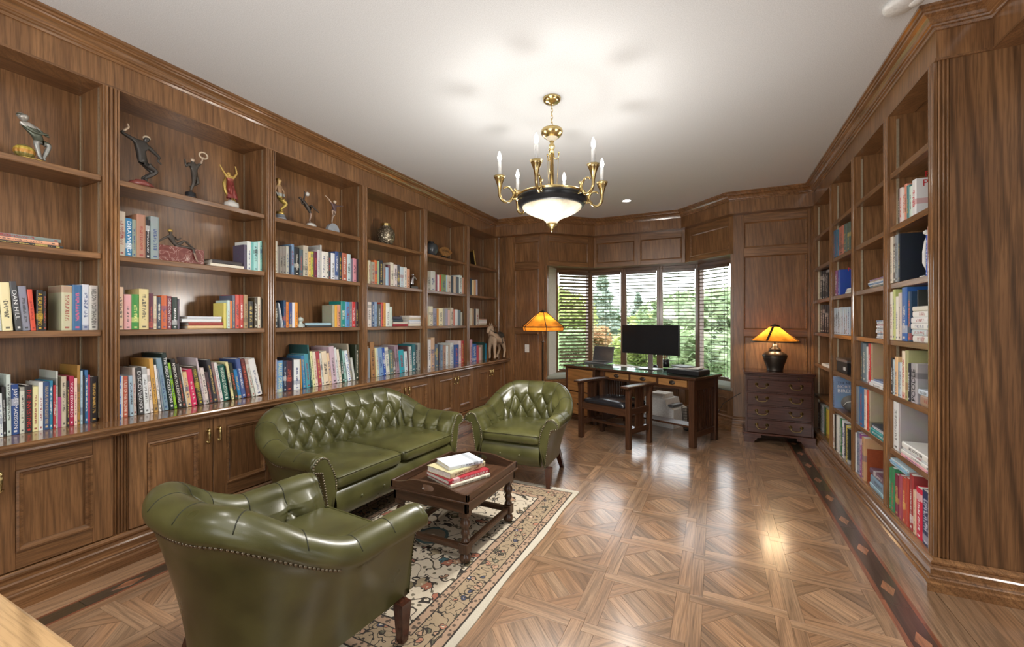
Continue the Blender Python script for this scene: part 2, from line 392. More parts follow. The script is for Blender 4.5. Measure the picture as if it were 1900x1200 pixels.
# ---- frame-and-panel sheets --------------------------------------
def panel_sheet(root, L, z0, z1, cols, rows, depth=.03, mould=.016, ax='oak', rec=.016):
    """local x along the wall, front at y=0 facing -y"""
    ux = [0] + [u for c in cols for u in c] + [L]
    for k in range(0, len(ux), 2):
        if ux[k + 1] - ux[k] > .002: m = MB(); m.box(ux[k], ux[k + 1], 0, depth, z0, z1, .002); m.build('stile', ax + '_z', root)
    for u0, u1 in cols:
        zz = [z0] + [z for r in rows for z in r] + [z1]
        for k in range(0, len(zz), 2):
            if zz[k + 1] - zz[k] > .002: m = MB(); m.box(u0, u1, 0, depth, zz[k], zz[k + 1], .002); m.build('rail', ax + '_x', root)
        for a, b in rows:
            m = MB(); m.box(u0, u1, rec, depth, a, b); pn = m.build('panel', ax + '_z', root)
            prof = [(0, rec), (0, -.006), (mould * .35, -.008), (mould * .6, .002), (mould, .006), (mould, rec)]
            mm = MB(); c = [(u0, a), (u1, a), (u1, b), (u0, b)]; P = []
            for i, (sx, sz) in enumerate(((1, 1), (-1, 1), (-1, -1), (1, -1))):
                P.append([(c[i][0] + sx * o_, d_, c[i][1] + sz * o_) for o_, d_ in prof])
            mm.grid(P, closed_u=True, smooth=False); mm.build('panel_moulding', ax + '_x', pn)
def wall_root(name, loc, rz):
    m = MB(); return None
def panel_wall(name, p0, p1, z0, z1, cols, rows):
    p0 = Vector(p0); p1 = Vector(p1); L = (p1 - p0).length; rz = math.atan2(p1.y - p0.y, p1.x - p0.x)
    m = MB(); m.box(-.03, L + .03, .031, .10, z0, z1); w = struct(m.build(name, 'oak_z', None, (p0.x, p0.y, 0), (0, 0, rz)))
    panel_sheet(w, L, z0, z1, cols, rows); return w
R3 = [(.29, 1.19), (1.275, 2.18), (2.285, 2.60)]
panel_wall('wall_back_left', (-3.46, YB), (-2.34, YB), .0, 2.75, [(.62, 1.025)], R3)
panel_wall('wall_back_right', (.20, YB), (1.50, YB), .0, 2.75, [(.115, .775)], R3)
cl = math.hypot(.6, .6)
panel_wall('wall_bay_left', BAY[0], BAY[1], 2.225, 2.75, [(.07, cl - .10)], [(2.29, 2.60)])
panel_wall('wall_bay_centre', BAY[1], BAY[2], 2.225, 2.75, [(.045, .625), (.715, 1.295)], [(2.29, 2.60)])
panel_wall('wall_bay_right', BAY[2], BAY[3], 2.225, 2.75, [(.10, cl - .07)], [(2.29, 2.60)])
for nm, a, b, cs in (('wall_knee_left', 0, 1, [(.10, cl - .1)]), ('wall_knee_centre', 1, 2, [(.08, .62), (.72, 1.26)]), ('wall_knee_right', 2, 3, [(.10, cl - .1)])):
    panel_wall(nm, BAY[a], BAY[b], 0, .455, cs, [(.20, .40)])
# bay head, seat board, reveals
poly = BAY + WINL[::-1]
out = [(-2.5, 6.05), (-2.5, 6.75), (-2.0, 7.2), (-.14, 7.2), (.36, 6.75), (.36, 6.05)]
BAYB = [(-2.34, 6.12), (-1.777, 6.72), (-.363, 6.72), (.20, 6.12)]
m = MB(); m.prism(BAYB + [(.36, 6.12)] + [(.36, 6.75), (-.14, 7.2), (-2.0, 7.2), (-2.5, 6.75), (-2.5, 6.12)], 2.235, 2.34); struct(m.build('ceiling_bay', 'oak_x'))
m = MB(); m.prism(BAY + [(.36, 6.05)] + out[::-1][1:], .455, .488); struct(m.build('trim_window_seat', 'oak_x'))
for nm, x in (('wall_reveal_left', -2.40), ('wall_reveal_right', .20)):
    m = MB(); m.box(x, x + .06, 6.04, 6.60, .488, 2.235); struct(m.build(nm, 'wall_paint'))
m = MB(); m.box(-2.6, -2.40, 6.14, 6.56, -.1, 2.9); m.box(.26, .5, 6.14, 6.56, -.1, 2.9); struct(m.build('wall_outer', 'wall_paint'))
# seat cushions
def inset_poly(a, b, c, d): return [a, b, c, d]
for nm, i, j, lab in ((0, 0, 1, 'sage green cushion on the window seat left of the desk'), (1, 1, 2, 'sage green cushion on the window seat behind the desk'), (2, 2, 3, 'sage green cushion on the window seat by the chest')):
    a, b, c, d = [Vector(p) for p in (BAY[i], BAY[j], WINL[j], WINL[i])]
    ce = (a + b + c + d) / 4; P = [ce + (p - ce) * .95 for p in (a, b, c, d)]
    m = MB(); rows = []
    for s_, z in ((.97, .489), (1., .50), (1., .53), (.97, .543), (.9, .548)): rows.append([(*(ce + (p - ce) * s_), z) for p in P])
    m.grid([list(r) for r in zip(*rows)], closed_u=True); m.add([(*(ce + (p - ce) * .9), .548) for p in P], [(0, 1, 2, 3)])
    tag(m.build('seat_cushion', 'cushion_fabric'), lab, 'cushion', 'window seat cushions')
# ---- windows ------------------------------------------------------
def line_pts(a, b, n): a = Vector(a); b = Vector(b); return [a.lerp(b, k / n) for k in range(n + 1)]
cp = line_pts(WINL[1], WINL[2], 3)
wins = [(Vector(WINL[0]), Vector(WINL[1]), -32), (cp[0], cp[1], -11), (cp[1], cp[2], -11), (cp[2], cp[3], -11), (Vector(WINL[2]), Vector(WINL[3]), -9)]
wood('frame_oak_x', (.10, .045, .02), (.30, .155, .07), 'x'); wood('frame_oak_z', (.10, .045, .02), (.30, .155, .07), 'z')
wood('slat_x', (.06, .026, .012), (.17, .08, .036), 'x', rough=.4)
WZ0, WZ1 = .488, 2.235
names = ['slanted left bay window', 'centre window left of the monitor', 'centre window behind the monitor', 'centre window right of the monitor', 'slanted right bay window']
for k, (a, b, tilt) in enumerate(wins):
    L = (b - a).length; rz = math.atan2(b.y - a.y, b.x - a.x)
    m = MB()
    for bx in ((0, .045, WZ0, WZ1), (L - .045, L, WZ0, WZ1)): m.box(bx[0], bx[1], -.02, .06, bx[2], bx[3], .003)
    w = struct(m.build('window_%d' % (k + 1), 'frame_oak_z', None, (a.x, a.y, 0), (0, 0, rz)))
    m = MB(); m.box(.045, L - .045, -.02, .06, WZ0, WZ0 + .09, .003); m.build('bottom_rail', 'frame_oak_x', w)
    m = MB(); m.box(.045, L - .045, -.02, .06, WZ1 - .055, WZ1, .003); m.build('top_rail', 'frame_oak_x', w)
    m = MB(); m.box(.045, L - .045, .028, .034, WZ0 + .09, WZ1 - .055); m.build('pane', 'pane_glass', w)
    bl = thing('window_blind', 'brown wooden slatted blind on the ' + names[k], 'blind', (a.x, a.y, 0), rz, 'bay window blinds')
    m = MB(); m.box(.05, L - .05, -.075, -.022, WZ1 - .10, WZ1 - .055, .003); m.build('headrail', 'slat_x', bl)
    sm = MB(); sm.box(-(L - .11) / 2, (L - .11) / 2, -.024, .024, -.002, .002); sme = sm.mesh('slat', 'slat_x')
    z = WZ1 - .125
    while z > WZ0 + .13:
        link('slat', sme, bl, (L / 2, -.048, z), (math.radians(tilt), 0, 0)); z -= .0535
    m = MB(); m.box(.055, L - .055, -.07, -.026, WZ0 + .095, WZ0 + .115, .003); m.build('bottom_bar', 'slat_x', bl)
    for fx in (.5, .86) if k in (0, 4) else (.5,):
        m = MB()
        for dy in (-.073, -.023): m.tube([(L * fx, dy, WZ0 + .1), (L * fx, dy, WZ1 - .1)], .0022, 5)
        m.build('ladder_cord', 'cord', bl)
# invented windows out of view, added to go with the rear and passage fill lights
for k, (M, w2, h2) in enumerate(((TR(-.6, -2.59, 1.55), 1.25, .85), (TR(4.89, .4, 1.6, PI / 2), .95, .95))):
    m = MB()
    for x in (-w2, -.03, w2 - .06): m.box(x, x + .06, -.02, .02, -h2, h2, 0, M)
    w_ = struct(m.build('window_%d' % (6 + k), 'frame_oak_z'))
    m = MB()
    for z in (-h2, h2 - .06): m.box(-w2, w2, -.02, .02, z, z + .06, 0, M)
    m.build('rail', 'frame_oak_x', w_)
    for x in (-w2 + .06, .03): MB().box(x, x + w2 - .09, -.004, .004, -h2 + .06, h2 - .06, 0, M).build('pane', 'pane_glass', w_)
# ---- frieze, crown, baseboards -------------------------------------
FP = [(XL, -2.55), (XL, 5.92), (-2.295, 5.92), (-1.695, 6.52), (-.445, 6.52), (.155, 5.92), (XR, 5.92), (XR, 2.91), (1.232, 2.91), (1.232, -2.55)]
fr = struct((lambda mm: mm.build('trim_frieze', 'oak_z'))(MB().sweep([(-.125, 2.70), (0, 2.70), (0, 2.95), (-.125, 2.95)], FP)))
MB().sweep([(0, 2.70), (.006, 2.70), (.006, 2.712), (0, 2.712)], FP).build('frieze_bead', 'oak_y', fr)
CR = [(0, 2.853), (.010, 2.853), (.014, 2.866), (.024, 2.869), (.026, 2.877), (.034, 2.88), (.040, 2.893), (.052, 2.906), (.070, 2.914), (.073, 2.922), (.082, 2.924), (.086, 2.932), (.098, 2.936), (.098, 2.95), (0, 2.95)]
struct(MB().sweep(CR, FP).build('trim_crown', 'gloss_oak_y'))
BB = [(0, 0), (.052, 0), (.052, .048), (.040, .054), (.040, .072), (.036, .078), (.038, .086), (.034, .094), (.034, .124), (.028, .132), (.024, .146), (.030, .156), (.030, .166), (.018, .176), (0, .180)]
struct(MB().sweep(BB, [(-3.02, -2.55), (-3.02, YB)]).build('baseboard_left', 'gloss_oak_y'))
struct(MB().sweep(BB, [(-2.98, YB)] + BAY + [(1.02, YB)]).build('baseboard_back', 'oak_x'))
BR = [(o_, z_ * .86) for o_, z_ in BB]
struct(MB().sweep(BR, [(XR, YB), (XR, 2.91), (3.2, 2.91)]).build('baseboard_right', 'gloss_oak_y'))
# header beam above the passage on the right, and the panelled end of the right bookcase
m = MB(); m.box(1.25, 1.60, -2.6, 2.93, 2.706, 2.95); m.box(1.1, 4.9, 2.94, 3.0, 2.695, 2.95); struct(m.build('trim_header_beam', 'oak_y'))
m = MB(); m.box(1.075, 3.4, 2.915, 2.96, .14, 2.70); struct(m.build('wall_end_panel', 'panel_oak_z'))
def flutes(x0, x1, y, z0, z1, n=3, depth=.012, axis='x', sign=-1):
    """plan profile of a reeded pilaster face"""
    w = x1 - x0; pts = [(x0, 0), (x0, -depth * .8)]; e = w * .10; ww = (w - 2 * e) / n
    pts.append((x0 + e, -depth * .8))
    for k in range(n):
        a = x0 + e + k * ww
        for q in range(6): t = q / 5; pts.append((a + ww * (.04 + .92 * t), -depth * .25 - depth * 1.0 * math.sin(PI * t) ** .7))
    pts += [(x1 - e, -depth * .8), (x1, -depth * .8), (x1, 0)]
    return pts
m = MB(); m.prism([(a, 2.925 + b) for a, b in flutes(1.02, 1.08, 0, 0, 0)], .155, 2.70); struct(m.build('trim_end_pilaster', 'oak_z'))
m = MB(); m.prism([(a, YB + b) for a, b in flutes(1.0, 1.06, 0, 0, 0)], .155, 2.70); m.prism([(a, YB + b) for a, b in flutes(-3.06, -2.99, 0, 0, 0)], .80, 2.70); struct(m.build('trim_back_pilasters', 'oak_z'))
# ---- downlights, smoke alarm, switch --------------------------------
def downlight(x, y, label, w=1.):
    d = thing('downlight', label, 'ceiling light', (x, y, HC), 0, 'recessed ceiling lights')
    MB().lathe([(.052, -.001), (.052, -.006), (.072, -.006), (.076, -.001)], 28, cap=False).build('trim_ring', 'white_plastic', d)
    MB().lathe([(.0005, -.003), (.052, -.002)], 24, cap=False).build('lamp_face', 'downlight_glow', d)
    ld = bpy.data.lights.new('downlight_lamp', 'SPOT'); ld.energy = DOWNLIGHT_W * w * 4; ld.spot_size = 2.5; ld.spot_blend = .8; ld.shadow_soft_size = .16; ld.color = (1., .96, .90)
    lo = bpy.data.objects.new('downlight_lamp', ld); COL.objects.link(lo); lo.parent = d; lo.location = (0, 0, -.03)
downlight(-1.05, 5.66, 'round recessed ceiling light in front of the bay window', .6)
for k, (x, y, nm) in enumerate([(-2.15, .95, 'nearest the left bookcase'), (-.95, .35, 'above the camera side of the room'), (.55, 1.0, 'beside the passage opening'), (-2.15, -1.0, 'in the far left corner behind the view'), (.3, -1.2, 'behind the view on the right'), (2.6, 1.2, 'in the passage')]):
    downlight(x, y, 'added unseen recessed ceiling light ' + nm, 1.0)  # lamps added outside the view to light the room
p = onZ(1670, 6, HC)
s_ = thing('smoke_alarm', 'white round smoke alarm on the ceiling by the right bookcase', 'smoke alarm', (p.x, p.y, HC))
MB().lathe([(.0, -.030), (.055, -.030), (.066, -.022), (.070, 0)], 28).build('housing', 'white_plastic', s_)
MB().lathe([(.0, -.012), (.024, -.012), (.03, -.005), (.03, 0)], 20, TR(.055, -.02, -.022)).build('sensor_cap', 'white_plastic', s_)
p = onY(978, 646, YB)
s_ = thing('light_switch', 'white light switch on the panelling behind the floor lamp', 'switch', (p.x, YB, p.z))
MB().box(-.036, .036, -.006, 0, -.06, .06, .002).build('cover_plate', 'white_plastic', s_); MB().box(-.016, .016, -.010, -.006, -.033, .033, .001).build('rocker', 'white_plastic', s_)
# ================================================================== LEFT BOOKCASE
ORD = ['first', 'second', 'third', 'fourth', 'fifth', 'sixth', 'seventh', 'eighth', 'ninth', 'tenth', 'eleventh', 'twelfth', 'thirteenth', 'fourteenth', 'fifteenth', 'sixteenth', 'seventeenth', 'eighteenth', 'nineteenth', 'twentieth'] + ['twenty-' + w for w in ('first', 'second', 'third', 'fourth', 'fifth', 'sixth', 'seventh', 'eighth', 'ninth')] + ['thirtieth'] + ['thirty-' + w for w in ('first', 'second', 'third', 'fourth', 'fifth', 'sixth')]
DIV = [.235, 1.205, 2.172, 3.15, 4.122, 5.087, 6.03]     # pilaster centres
PW = .074; BACKX = -3.40
SHZ = {'A': 2.19, 'B': 1.751, 'C': 1.317, 'D': .80}; SHT = .034; CTOP = .80
def pil_profile(): return flutes(-PW / 2, PW / 2, 0, 0, 0, 3, .014)
BAYN = [w + ' bay of the left bookcase' for w in ('nearest', 'second', 'third', 'fourth', 'fifth', 'farthest')]
for k in range(6):
    y0, y1 = DIV[k] + PW / 2, DIV[k + 1] - PW / 2
    if k == 5: y1 = 5.985
    u = thing('bookcase_unit', 'oak shelf unit with three shelves, ' + BAYN[k], 'bookcase', (XL, DIV[k], CTOP), 0, 'left wall bookcase bays')
    ox, oy = XL, DIV[k]
    def lb(name, x0, x1, ya, yb, z0, z1, mat, par=None, c=.0): m = MB(); m.box(x0 - ox, x1 - ox, ya - oy, yb - oy, z0 - CTOP, z1 - CTOP, c); return m.build(name, mat, par or u)
    lb('back_panel', BACKX - .012, BACKX, y0 - .03, y1 + .03, CTOP, 2.72, 'oak_z')
    lb('side_panel', BACKX, XL - .001, y1, y1 + .02, CTOP, 2.70, 'oak_z'); lb('side_panel', BACKX, XL - .001, y0 - .02, y0, CTOP, 2.70, 'oak_z')
    lb('top_panel', BACKX, XL - .126, y0, y1, 2.70, 2.715, 'oak_y')
    for s_ in 'ABC': lb('shelf', BACKX, XL - .004, y0 + .002, y1 - .002, SHZ[s_] - SHT, SHZ[s_], 'oak_y', None, .003)
    for xs in (BACKX + .012, XL - .045):
        for yy in (y1 - .004, y0 + .001): lb('shelf_standard', xs, xs + .014, yy, yy + .003, CTOP + .02, 2.69, 'standard_metal')
    m = MB(); pr = [(-b - .0, a) for a, b in pil_profile()]
    yc = DIV[k + 1] if k < 5 else 6.005
    hw = 1 if k < 5 else .55
    m.prism([(x, y * hw) for x, y in pr], 0, 2.70 - CTOP, TR(-.001, yc - oy, 0)); m.build('pilaster', 'gloss_oak_z', u)
    if k == 0: m = MB(); m.prism(pr, 0, 2.70 - CTOP, TR(-.001, 0, 0)); m.build('pilaster', 'gloss_oak_z', u)
# base cabinets with paired doors and brass drop handles
CFX = -3.0
def door_handle(par, x, z):
    m = MB(); m.lathe([(0, -.002), (.013, -.002), (.014, .004), (.006, .010), (.010, .018), (.006, .024), (0, .026)], 14, TR(x, 0, z, 0, PI / 2)); h = m.build('handle', 'brass', par)
    m = MB(); m.lathe([(.002, -.082), (.006, -.078), (.004, -.070), (.0075, -.045), (.0095, -.014), (.006, -.006), (.008, 0), (.004, .006), (.002, .016)], 12, TR(x, -.02, z)); m.build('drop_pull', 'brass', h)
    m = MB(); m.lathe([(0, -.002), (.010, -.002), (.010, .006), (0, .008)], 12, TR(x, 0, z - .075, 0, PI / 2)); m.tube([(x - .012, -.014, z - .072), (x, -.018, z - .084), (x + .012, -.014, z - .072)], .0028, 6); m.build('pull_base', 'brass', h)
for k in range(6):
    y0, y1 = DIV[k] + PW / 2, (DIV[k + 1] - PW / 2 if k < 5 else 5.97)
    u = thing('base_cabinet', 'oak base cabinet with two panelled doors under the ' + BAYN[k], 'cabinet', (CFX, DIV[k], 0), 0, 'left wall base cabinets')
    m = MB(); m.box(-.40, -.022, y0 - PW / 2 + .002 - DIV[k], (DIV[k + 1] - .003 if k < 5 else 6.02) - DIV[k], .02, .739); m.build('carcass', 'oak_z', u)
    w = (y1 - y0 - .004) / 2
    for j in range(2):
        d = bpy.data.objects.new('door', None); COL.objects.link(d); d.parent = u; d.empty_display_size = .05
        d.location = (0, y0 + j * (w + .004) - DIV[k], 0); d.rotation_euler = (0, 0, PI / 2)
        panel_sheet(d, w, .184, .735, [(.085, w - .085)], [(.265, .655)], .020, .026)
        door_handle(d, w - .032 if j == 0 else .032, .655)
    m = MB(); m.prism([(-b, a) for a, b in flutes(-PW / 2, PW / 2 - .001, 0, 0, 0, 4, .012)], .18, .739, TR(-.0215, (DIV[k + 1] - DIV[k]) if k < 5 else 6.0 - DIV[k], 0)); m.build('pilaster', 'oak_z', u)
WT = [(-3.40 + 2.90, .755), (-3.40 + 2.90, .80), (-.012, .80), (-.003, .796), (0, .788), (-.003, .780), (-.012, .776), (-.016, .768), (-.022, .766), (-.020, .756), (-.030, .750), (-.045, .742), (-.06, .740), (-.5, .740)]
m = MB(); m.sweep([(a, b) for a, b in WT], [(-2.90, -.8), (-2.90, 6.025)])
tag(m.build('worktop', 'gloss_oak_y'), 'long polished oak counter ledge running under the left bookcase', 'counter')
# ================================================================== RIGHT BOOKCASE
RDIV = [2.93, 3.563, 4.312, 5.052, 5.90]      # near edge of each upright
RSH = [2.325, 1.977, 1.612, 1.248, .898, .548]; RB = .155; RBX = 1.33
RBAY = [w + ' bay of the right bookcase' for w in ('nearest', 'second', 'third', 'farthest')]
for k in range(4):
    a = RDIV[k] + (.05 if k == 0 else .078); b = RDIV[k + 1]
    u = thing('bookcase_unit', 'tall oak shelf unit with six shelves, ' + RBAY[k], 'bookcase', (XR, a, RB), 0, 'right wall bookcase bays')
    def rb(name, x0, x1, ya, yb, z0, z1, mat, c=0.): m = MB(); m.box(x0 - XR, x1 - XR, ya - a, yb - a, z0 - RB, z1 - RB, c); return m.build(name, mat, u)
    rb('back_panel', RBX, RBX + .012, a - .03, b + .03, RB, 2.72, 'oak_z')
    rb('side_panel', XR + .001, RBX, b, b + .03, RB, 2.70, 'oak_z'); rb('side_panel', XR + .001, RBX, a - .03, a, RB, 2.70, 'oak_z')
    rb('top_panel', XR + .127, RBX, a, b, 2.70, 2.715, 'oak_y'); rb('bottom_panel', XR - .0, RBX, a, b, RB - .03, RB, 'oak_y')
    for z in RSH: rb('shelf', XR + .004, RBX, a + .002, b - .002, z - .036, z, 'oak_y', .003)
    for xs in (RBX - .03, XR + .035):
        m = MB(); m.box(xs - XR, xs + .014 - XR, b - .004 - a, b - .0005 - a, .02, 2.52); st = m.build('shelf_standard', 'standard_metal', u)
    m = MB(); yb0 = RDIV[k + 1] + .039
    if k < 3: m.prism([(b_, a_) for a_, b_ in flutes(-.039, .039, 0, 0, 0, 2, .012)], 0, 2.70 - RB, TR(0, yb0 - a, 0)); m.build('upright_face', 'gloss_oak_z', u)
    else: m.prism([(b_, a_) for a_, b_ in flutes(-.015, .11, 0, 0, 0, 2, .010)], 0, 2.70 - RB, TR(0, yb0 - a - .02, 0)); m.build('upright_face', 'gloss_oak_z', u)
    if k == 0: m = MB(); m.prism([(b_, a_) for a_, b_ in flutes(-.032, .032, 0, 0, 0, 2, .010)], 0, 2.70 - RB, TR(0, 2.947 - a, 0)); m.build('upright_face', 'gloss_oak_z', u)
# ================================================================== TUFTED LEATHER SEATING
def smooth01(t): t = max(0., min(1., t)); return t * t * (3 - 2 * t)
def tub_seat(root, a, yb, yc, yf, nexp, tuft_w, rise, n_cush, nails_back):
    """root local frame: x sideways, y forward, z up.  U-shaped rolled shell with diamond tufting"""
    raw = [(a, yf + (yc - yf) * k / 40) for k in range(40)]
    for k in range(121):
        t = PI * k / 120; c_, s_ = math.cos(t), math.sin(t)
        raw.append((a * math.copysign(abs(c_) ** (2 / nexp), c_), yc - yb * abs(s_) ** (2 / nexp)))
    raw += [(-a, yc + (yf - yc) * (k + 1) / 40) for k in range(40)]
    cum = [0.]
    for p, q in zip(raw, raw[1:]): cum.append(cum[-1] + math.hypot(q[0] - p[0], q[1] - p[1]))
    S = cum[-1]; NS = int(S / .011)
    def at(s):
        lo = 0
        import bisect
        i = min(len(raw) - 2, max(0, bisect.bisect_right(cum, s) - 1)); t = (s - cum[i]) / max(1e-9, cum[i + 1] - cum[i])
        return Vector((raw[i][0] + (raw[i + 1][0] - raw[i][0]) * t, raw[i][1] + (raw[i + 1][1] - raw[i][1]) * t))
    def frame(s):
        p = at(s); d = (at(min(S, s + .03)) - at(max(0, s - .03))).normalized(); return p, Vector((-d.y, d.x)) * -1, d
    def ztop(s):
        e = min(s, S - s); return .595 + .19 * smooth01((e - rise[0]) / (rise[1] - rise[0]))
    nt = max(3, round(S / tuft_w)); 
    if nt % 2 == 0: nt += 1
    tw = S / nt
    rr = .066
    rows = []
    vlist = []
    for i in range(NS + 1):
        s = S * i / NS; p, nrm, d = frame(s)
        if nrm.dot(Vector((p.x, p.y - yc - .05))) < 0: nrm = -nrm
        zt = ztop(s); cz = zt - rr; cn = .028; row = []
        fl = smooth01((min(s, S - s) - .1) / .25)
        for k in range(9):       # outer face, flaring outwards as it rises
            t = k / 8; row.append((-.03 + (cn + .045 - -.03) * t ** 1.4 * (.55 + .45 * fl) + (.0 if fl else 0), .175 + (cz - .035 - .175) * t, 0))
        for k in range(1, 17):
            an = -.55 + (PI + .45) * k / 16; row.append((cn + rr * math.cos(an), cz + rr * math.sin(an), 0 if k < 5 else 1))
        z0 = .36; z1 = cz - .02
        for k in range(1, 31):
            t = k / 30; z = z1 + (z0 - z1) * t; row.append((cn - rr - .012 - .035 * math.sin(min(1., t * 1.3) * PI / 2), z, 2))
        sec = []
        for n_, z, kind in row:
            disp = 0.
            sx = s / tw
            if kind == 2:
                hh = .105; g = (zt - .115 - z) / hh      # rows below the top button row
                if g < 0: pl = abs(math.sin(PI * sx)) ** .45 * 1.0
                else:
                    A = sx + g * .5; B = sx - g * .5
                    pl = (abs(math.sin(PI * A)) * abs(math.sin(PI * B))) ** .38
                    if z < .43: pl = pl * .4 + .6 * abs(math.sin(PI * (sx + (.5 if int((zt - .115 - .43) / hh + .5) % 2 else 0)))) ** .5
                ed = smooth01(min(s, S - s) / .06)
                disp = -(.042 * pl - .008) * ed
            elif kind == 1:
                top = smooth01((zt - z) / rr * .5); disp = 0
                cr = 1 - abs(math.sin(PI * sx)) ** .2
                n2 = n_ - cn; zz = z - cz; L = math.hypot(n2, zz); k_ = 1 - .11 * cr
                n_, z = cn + n2 * k_, cz + zz * k_
            q = p + nrm * (n_ + disp); sec.append((q.x, q.y, z))
        rows.append(sec)
        vlist.append((p, nrm, zt))
    m = MB(); m.grid(rows); shell = m.build('upholstered_shell', 'green_leather', root)
    for k in range(1, nt):       # stitched seams over the roll
        i = min(NS, max(0, round(k * tw / S * NS)))
        MB().tube([Vector(q) for q in rows[i][12:26]], .0021, 5).build('roll_seam', 'seam', shell)
    # deep buttons
    bm_ = MB(); cn0 = .028
    for kx in range(nt * 2 + 1):
        for row_ in range(0, 4):
            sx = kx / 2
            if (kx + row_) % 2: continue
            s = sx * tw
            if not (.05 < s < S - .05): continue
            zt = ztop(s); z = zt - .115 - .105 * row_
            if z < .44 or (row_ > 0 and z < .46): continue
            p, nrm, d = frame(s)
            if nrm.dot(Vector((p.x, p.y - yc - .05))) < 0: nrm = -nrm
            t = min(1., max(0., (zt - .078 - z) / (zt - .078 - .36)))
            q = p + nrm * (cn0 - .066 - .012 - .035 * math.sin(min(1., t * 1.3) * PI / 2) + .002)
            MB().lathe([(.0, .004), (.006, .003), (.008, -.002)], 8, TR(q.x, q.y, z) @ Matrix.Rotation(0, 4, 'X') @ (-nrm.to_3d()).to_track_quat('Z', 'Y').to_matrix().to_4x4(), cap=False).build('tuft_button', 'green_leather', shell)
    # arm fronts with nailheads
    for sgn, sec in ((1, rows[0]), (-1, rows[-1])):
        m = MB(); prof = [(x, z) for x, y, z in sec][::1]
        ns_ = []
        for i in range(len(prof)):
            ns_.append(prof[i])
        cxm = sum(p[0] for p in prof) / len(prof); 
        rings = []
        for sc_, dy in ((1., 0.), (1.015, .010), (.985, .018), (.9, .021), (.62, .0225)):
            ring = []
            for x, z in prof:
                zc_ = min(max(z, .24), ztop(0) - .07); ring.append((sgn * 0 + (x - (a * sgn)) * sc_ + a * sgn, yf + dy, zc_ + (z - zc_) * sc_))
            rings.append(ring)
        nr = len(rings); mm = [[rings[j][i] for j in range(nr)] for i in range(len(prof))]
        m.grid(mm, closed_u=True); n0 = len(prof); m.add([rings[-1][i] for i in range(n0)], [tuple(range(n0))]); af = m.build('arm_front', 'green_leather', root)
        m = MB(); acc = 0.
        P2 = [Vector(((x - a * sgn) * .86 + a * sgn, yf + .022, min(max(z, .24), ztop(0) - .07) + (z - min(max(z, .24), ztop(0) - .07)) * .84)) for x, z in prof]
        last = None
        for p, q in zip(P2, P2[1:]):
            L = (q - p).length; k = 0
            n_steps = max(1, int(L / .003))
            for w_ in range(n_steps):
                x = p.lerp(q, w_ / n_steps)
                if last is None or (x - last).length > .0142:
                    m.lathe([(.0064, -.001), (.0052, .003), (.0025, .005), (0, .0054)], 7, TR(x.x, x.y, x.z, 0, -PI / 2), cap=False); last = x.copy()
        m.build('nailhead_trim', 'nail_metal', af)
    m = MB(); last = None      # nail line under the roll at the back
    for i in range(0, NS + 1):
        s = S * i / NS
        if not (nails_back[0] * S < s < nails_back[1] * S): continue
        q0 = Vector(rows[i][8]); q1 = Vector(rows[min(NS, i + 1)][8])
        for w_ in range(4):
            q = q0.lerp(q1, w_ / 4)
            if last is not None and (q - last).length < .0145: continue
            p, nrm, zt = vlist[i]; n3 = nrm.to_3d()
            m.lathe([(.0075, -.002), (.006, .0035), (.003, .0055), (0, .006)], 8, Matrix.Translation(q + n3 * .002) @ n3.to_track_quat('Z', 'Y').to_matrix().to_4x4(), cap=False); last = q
    m.build('back_nailheads', 'nail_metal', shell)
    # front rail, seat platform and cushions
    hw = a - .075
    m = MB(); rows2 = []
    for k in range(13):
        t = k / 12; an = t * PI; rows2.append([(x, yf - .02 + .045 * max(0., math.sin(an)) ** .6 if True else 0, .175 + .185 * t) for x in [-hw + 2 * hw * j / 24 for j in range(25)]])
    m.grid(rows2); m.box(-hw, hw, -.05 - yb * .5, yf - .02, .175, .36); fr_ = m.build('front_rail', 'green_leather', root)
    nb = 2 if n_cush == 1 else 5
    for k in range(nb):
        x = -hw + 2 * hw * (k + 1) / (nb + 1)
        MB().lathe([(.011, -.003), (.010, .004), (.005, .007), (0, .0075)], 10, TR(x, yf + .024, .265, 0, -PI / 2), cap=False).build('rail_button', 'green_leather', fr_)
    m = MB(); m.box(-a + .08, a - .08, yc - yb * .45, yf - .04, .178, .20); m.build('seat_base', 'green_leather', root)
    cw = 2 * (hw + .012) / n_cush; y0c, y1c = yc - yb * .80, yf + .03
    for c in range(n_cush):
        x0 = -hw - .012 + c * cw + .002; x1 = x0 + cw - .004; G = []
        NX, NZ = 26, 26
        mx, my = (x0 + x1) / 2, (y0c + y1c) / 2; hx, hy_ = (x1 - x0) / 2, (y1c - y0c) / 2
        def se(u, v):
            cu, su = math.cos(u), math.sin(u); cv, sv = math.cos(v), math.sin(v); f_ = lambda w, e: math.copysign(abs(w) ** e, w)
            x = f_(cv, .28) * f_(cu, .16); y = f_(cv, .28) * f_(su, .16); z = f_(sv, .5)
            puff = .020 * max(0., 1 - (abs(x)) ** 3) * max(0., 1 - abs(y) ** 3) * (1 if z > 0 else 0)
            yy = my + y * hy_
            if y < -.3 and nexp < 3 : xs = 1 - .30 * smooth01((-y - .3) / .7)
            else: xs = 1
            return (mx + x * hx * xs, yy, .40 + z * .05 + puff)
        for i in range(64): G.append([se(2 * PI * i / 64, -PI / 2 + PI * j / 20) for j in range(21)])
        m = MB(); m.grid(G, closed_u=True); cu_ = m.build('seat_cushion', 'green_leather', root)
        m = MB()
        for zz in (.434,): m.tube([(x0 + .012 + (x1 - x0 - .024) * j / 20, y1c + .000 - .004 * (1 if 0 < j < 20 else 3), zz) for j in range(21)], .0045, 6)
        m.build('piping', 'green_leather', cu_)
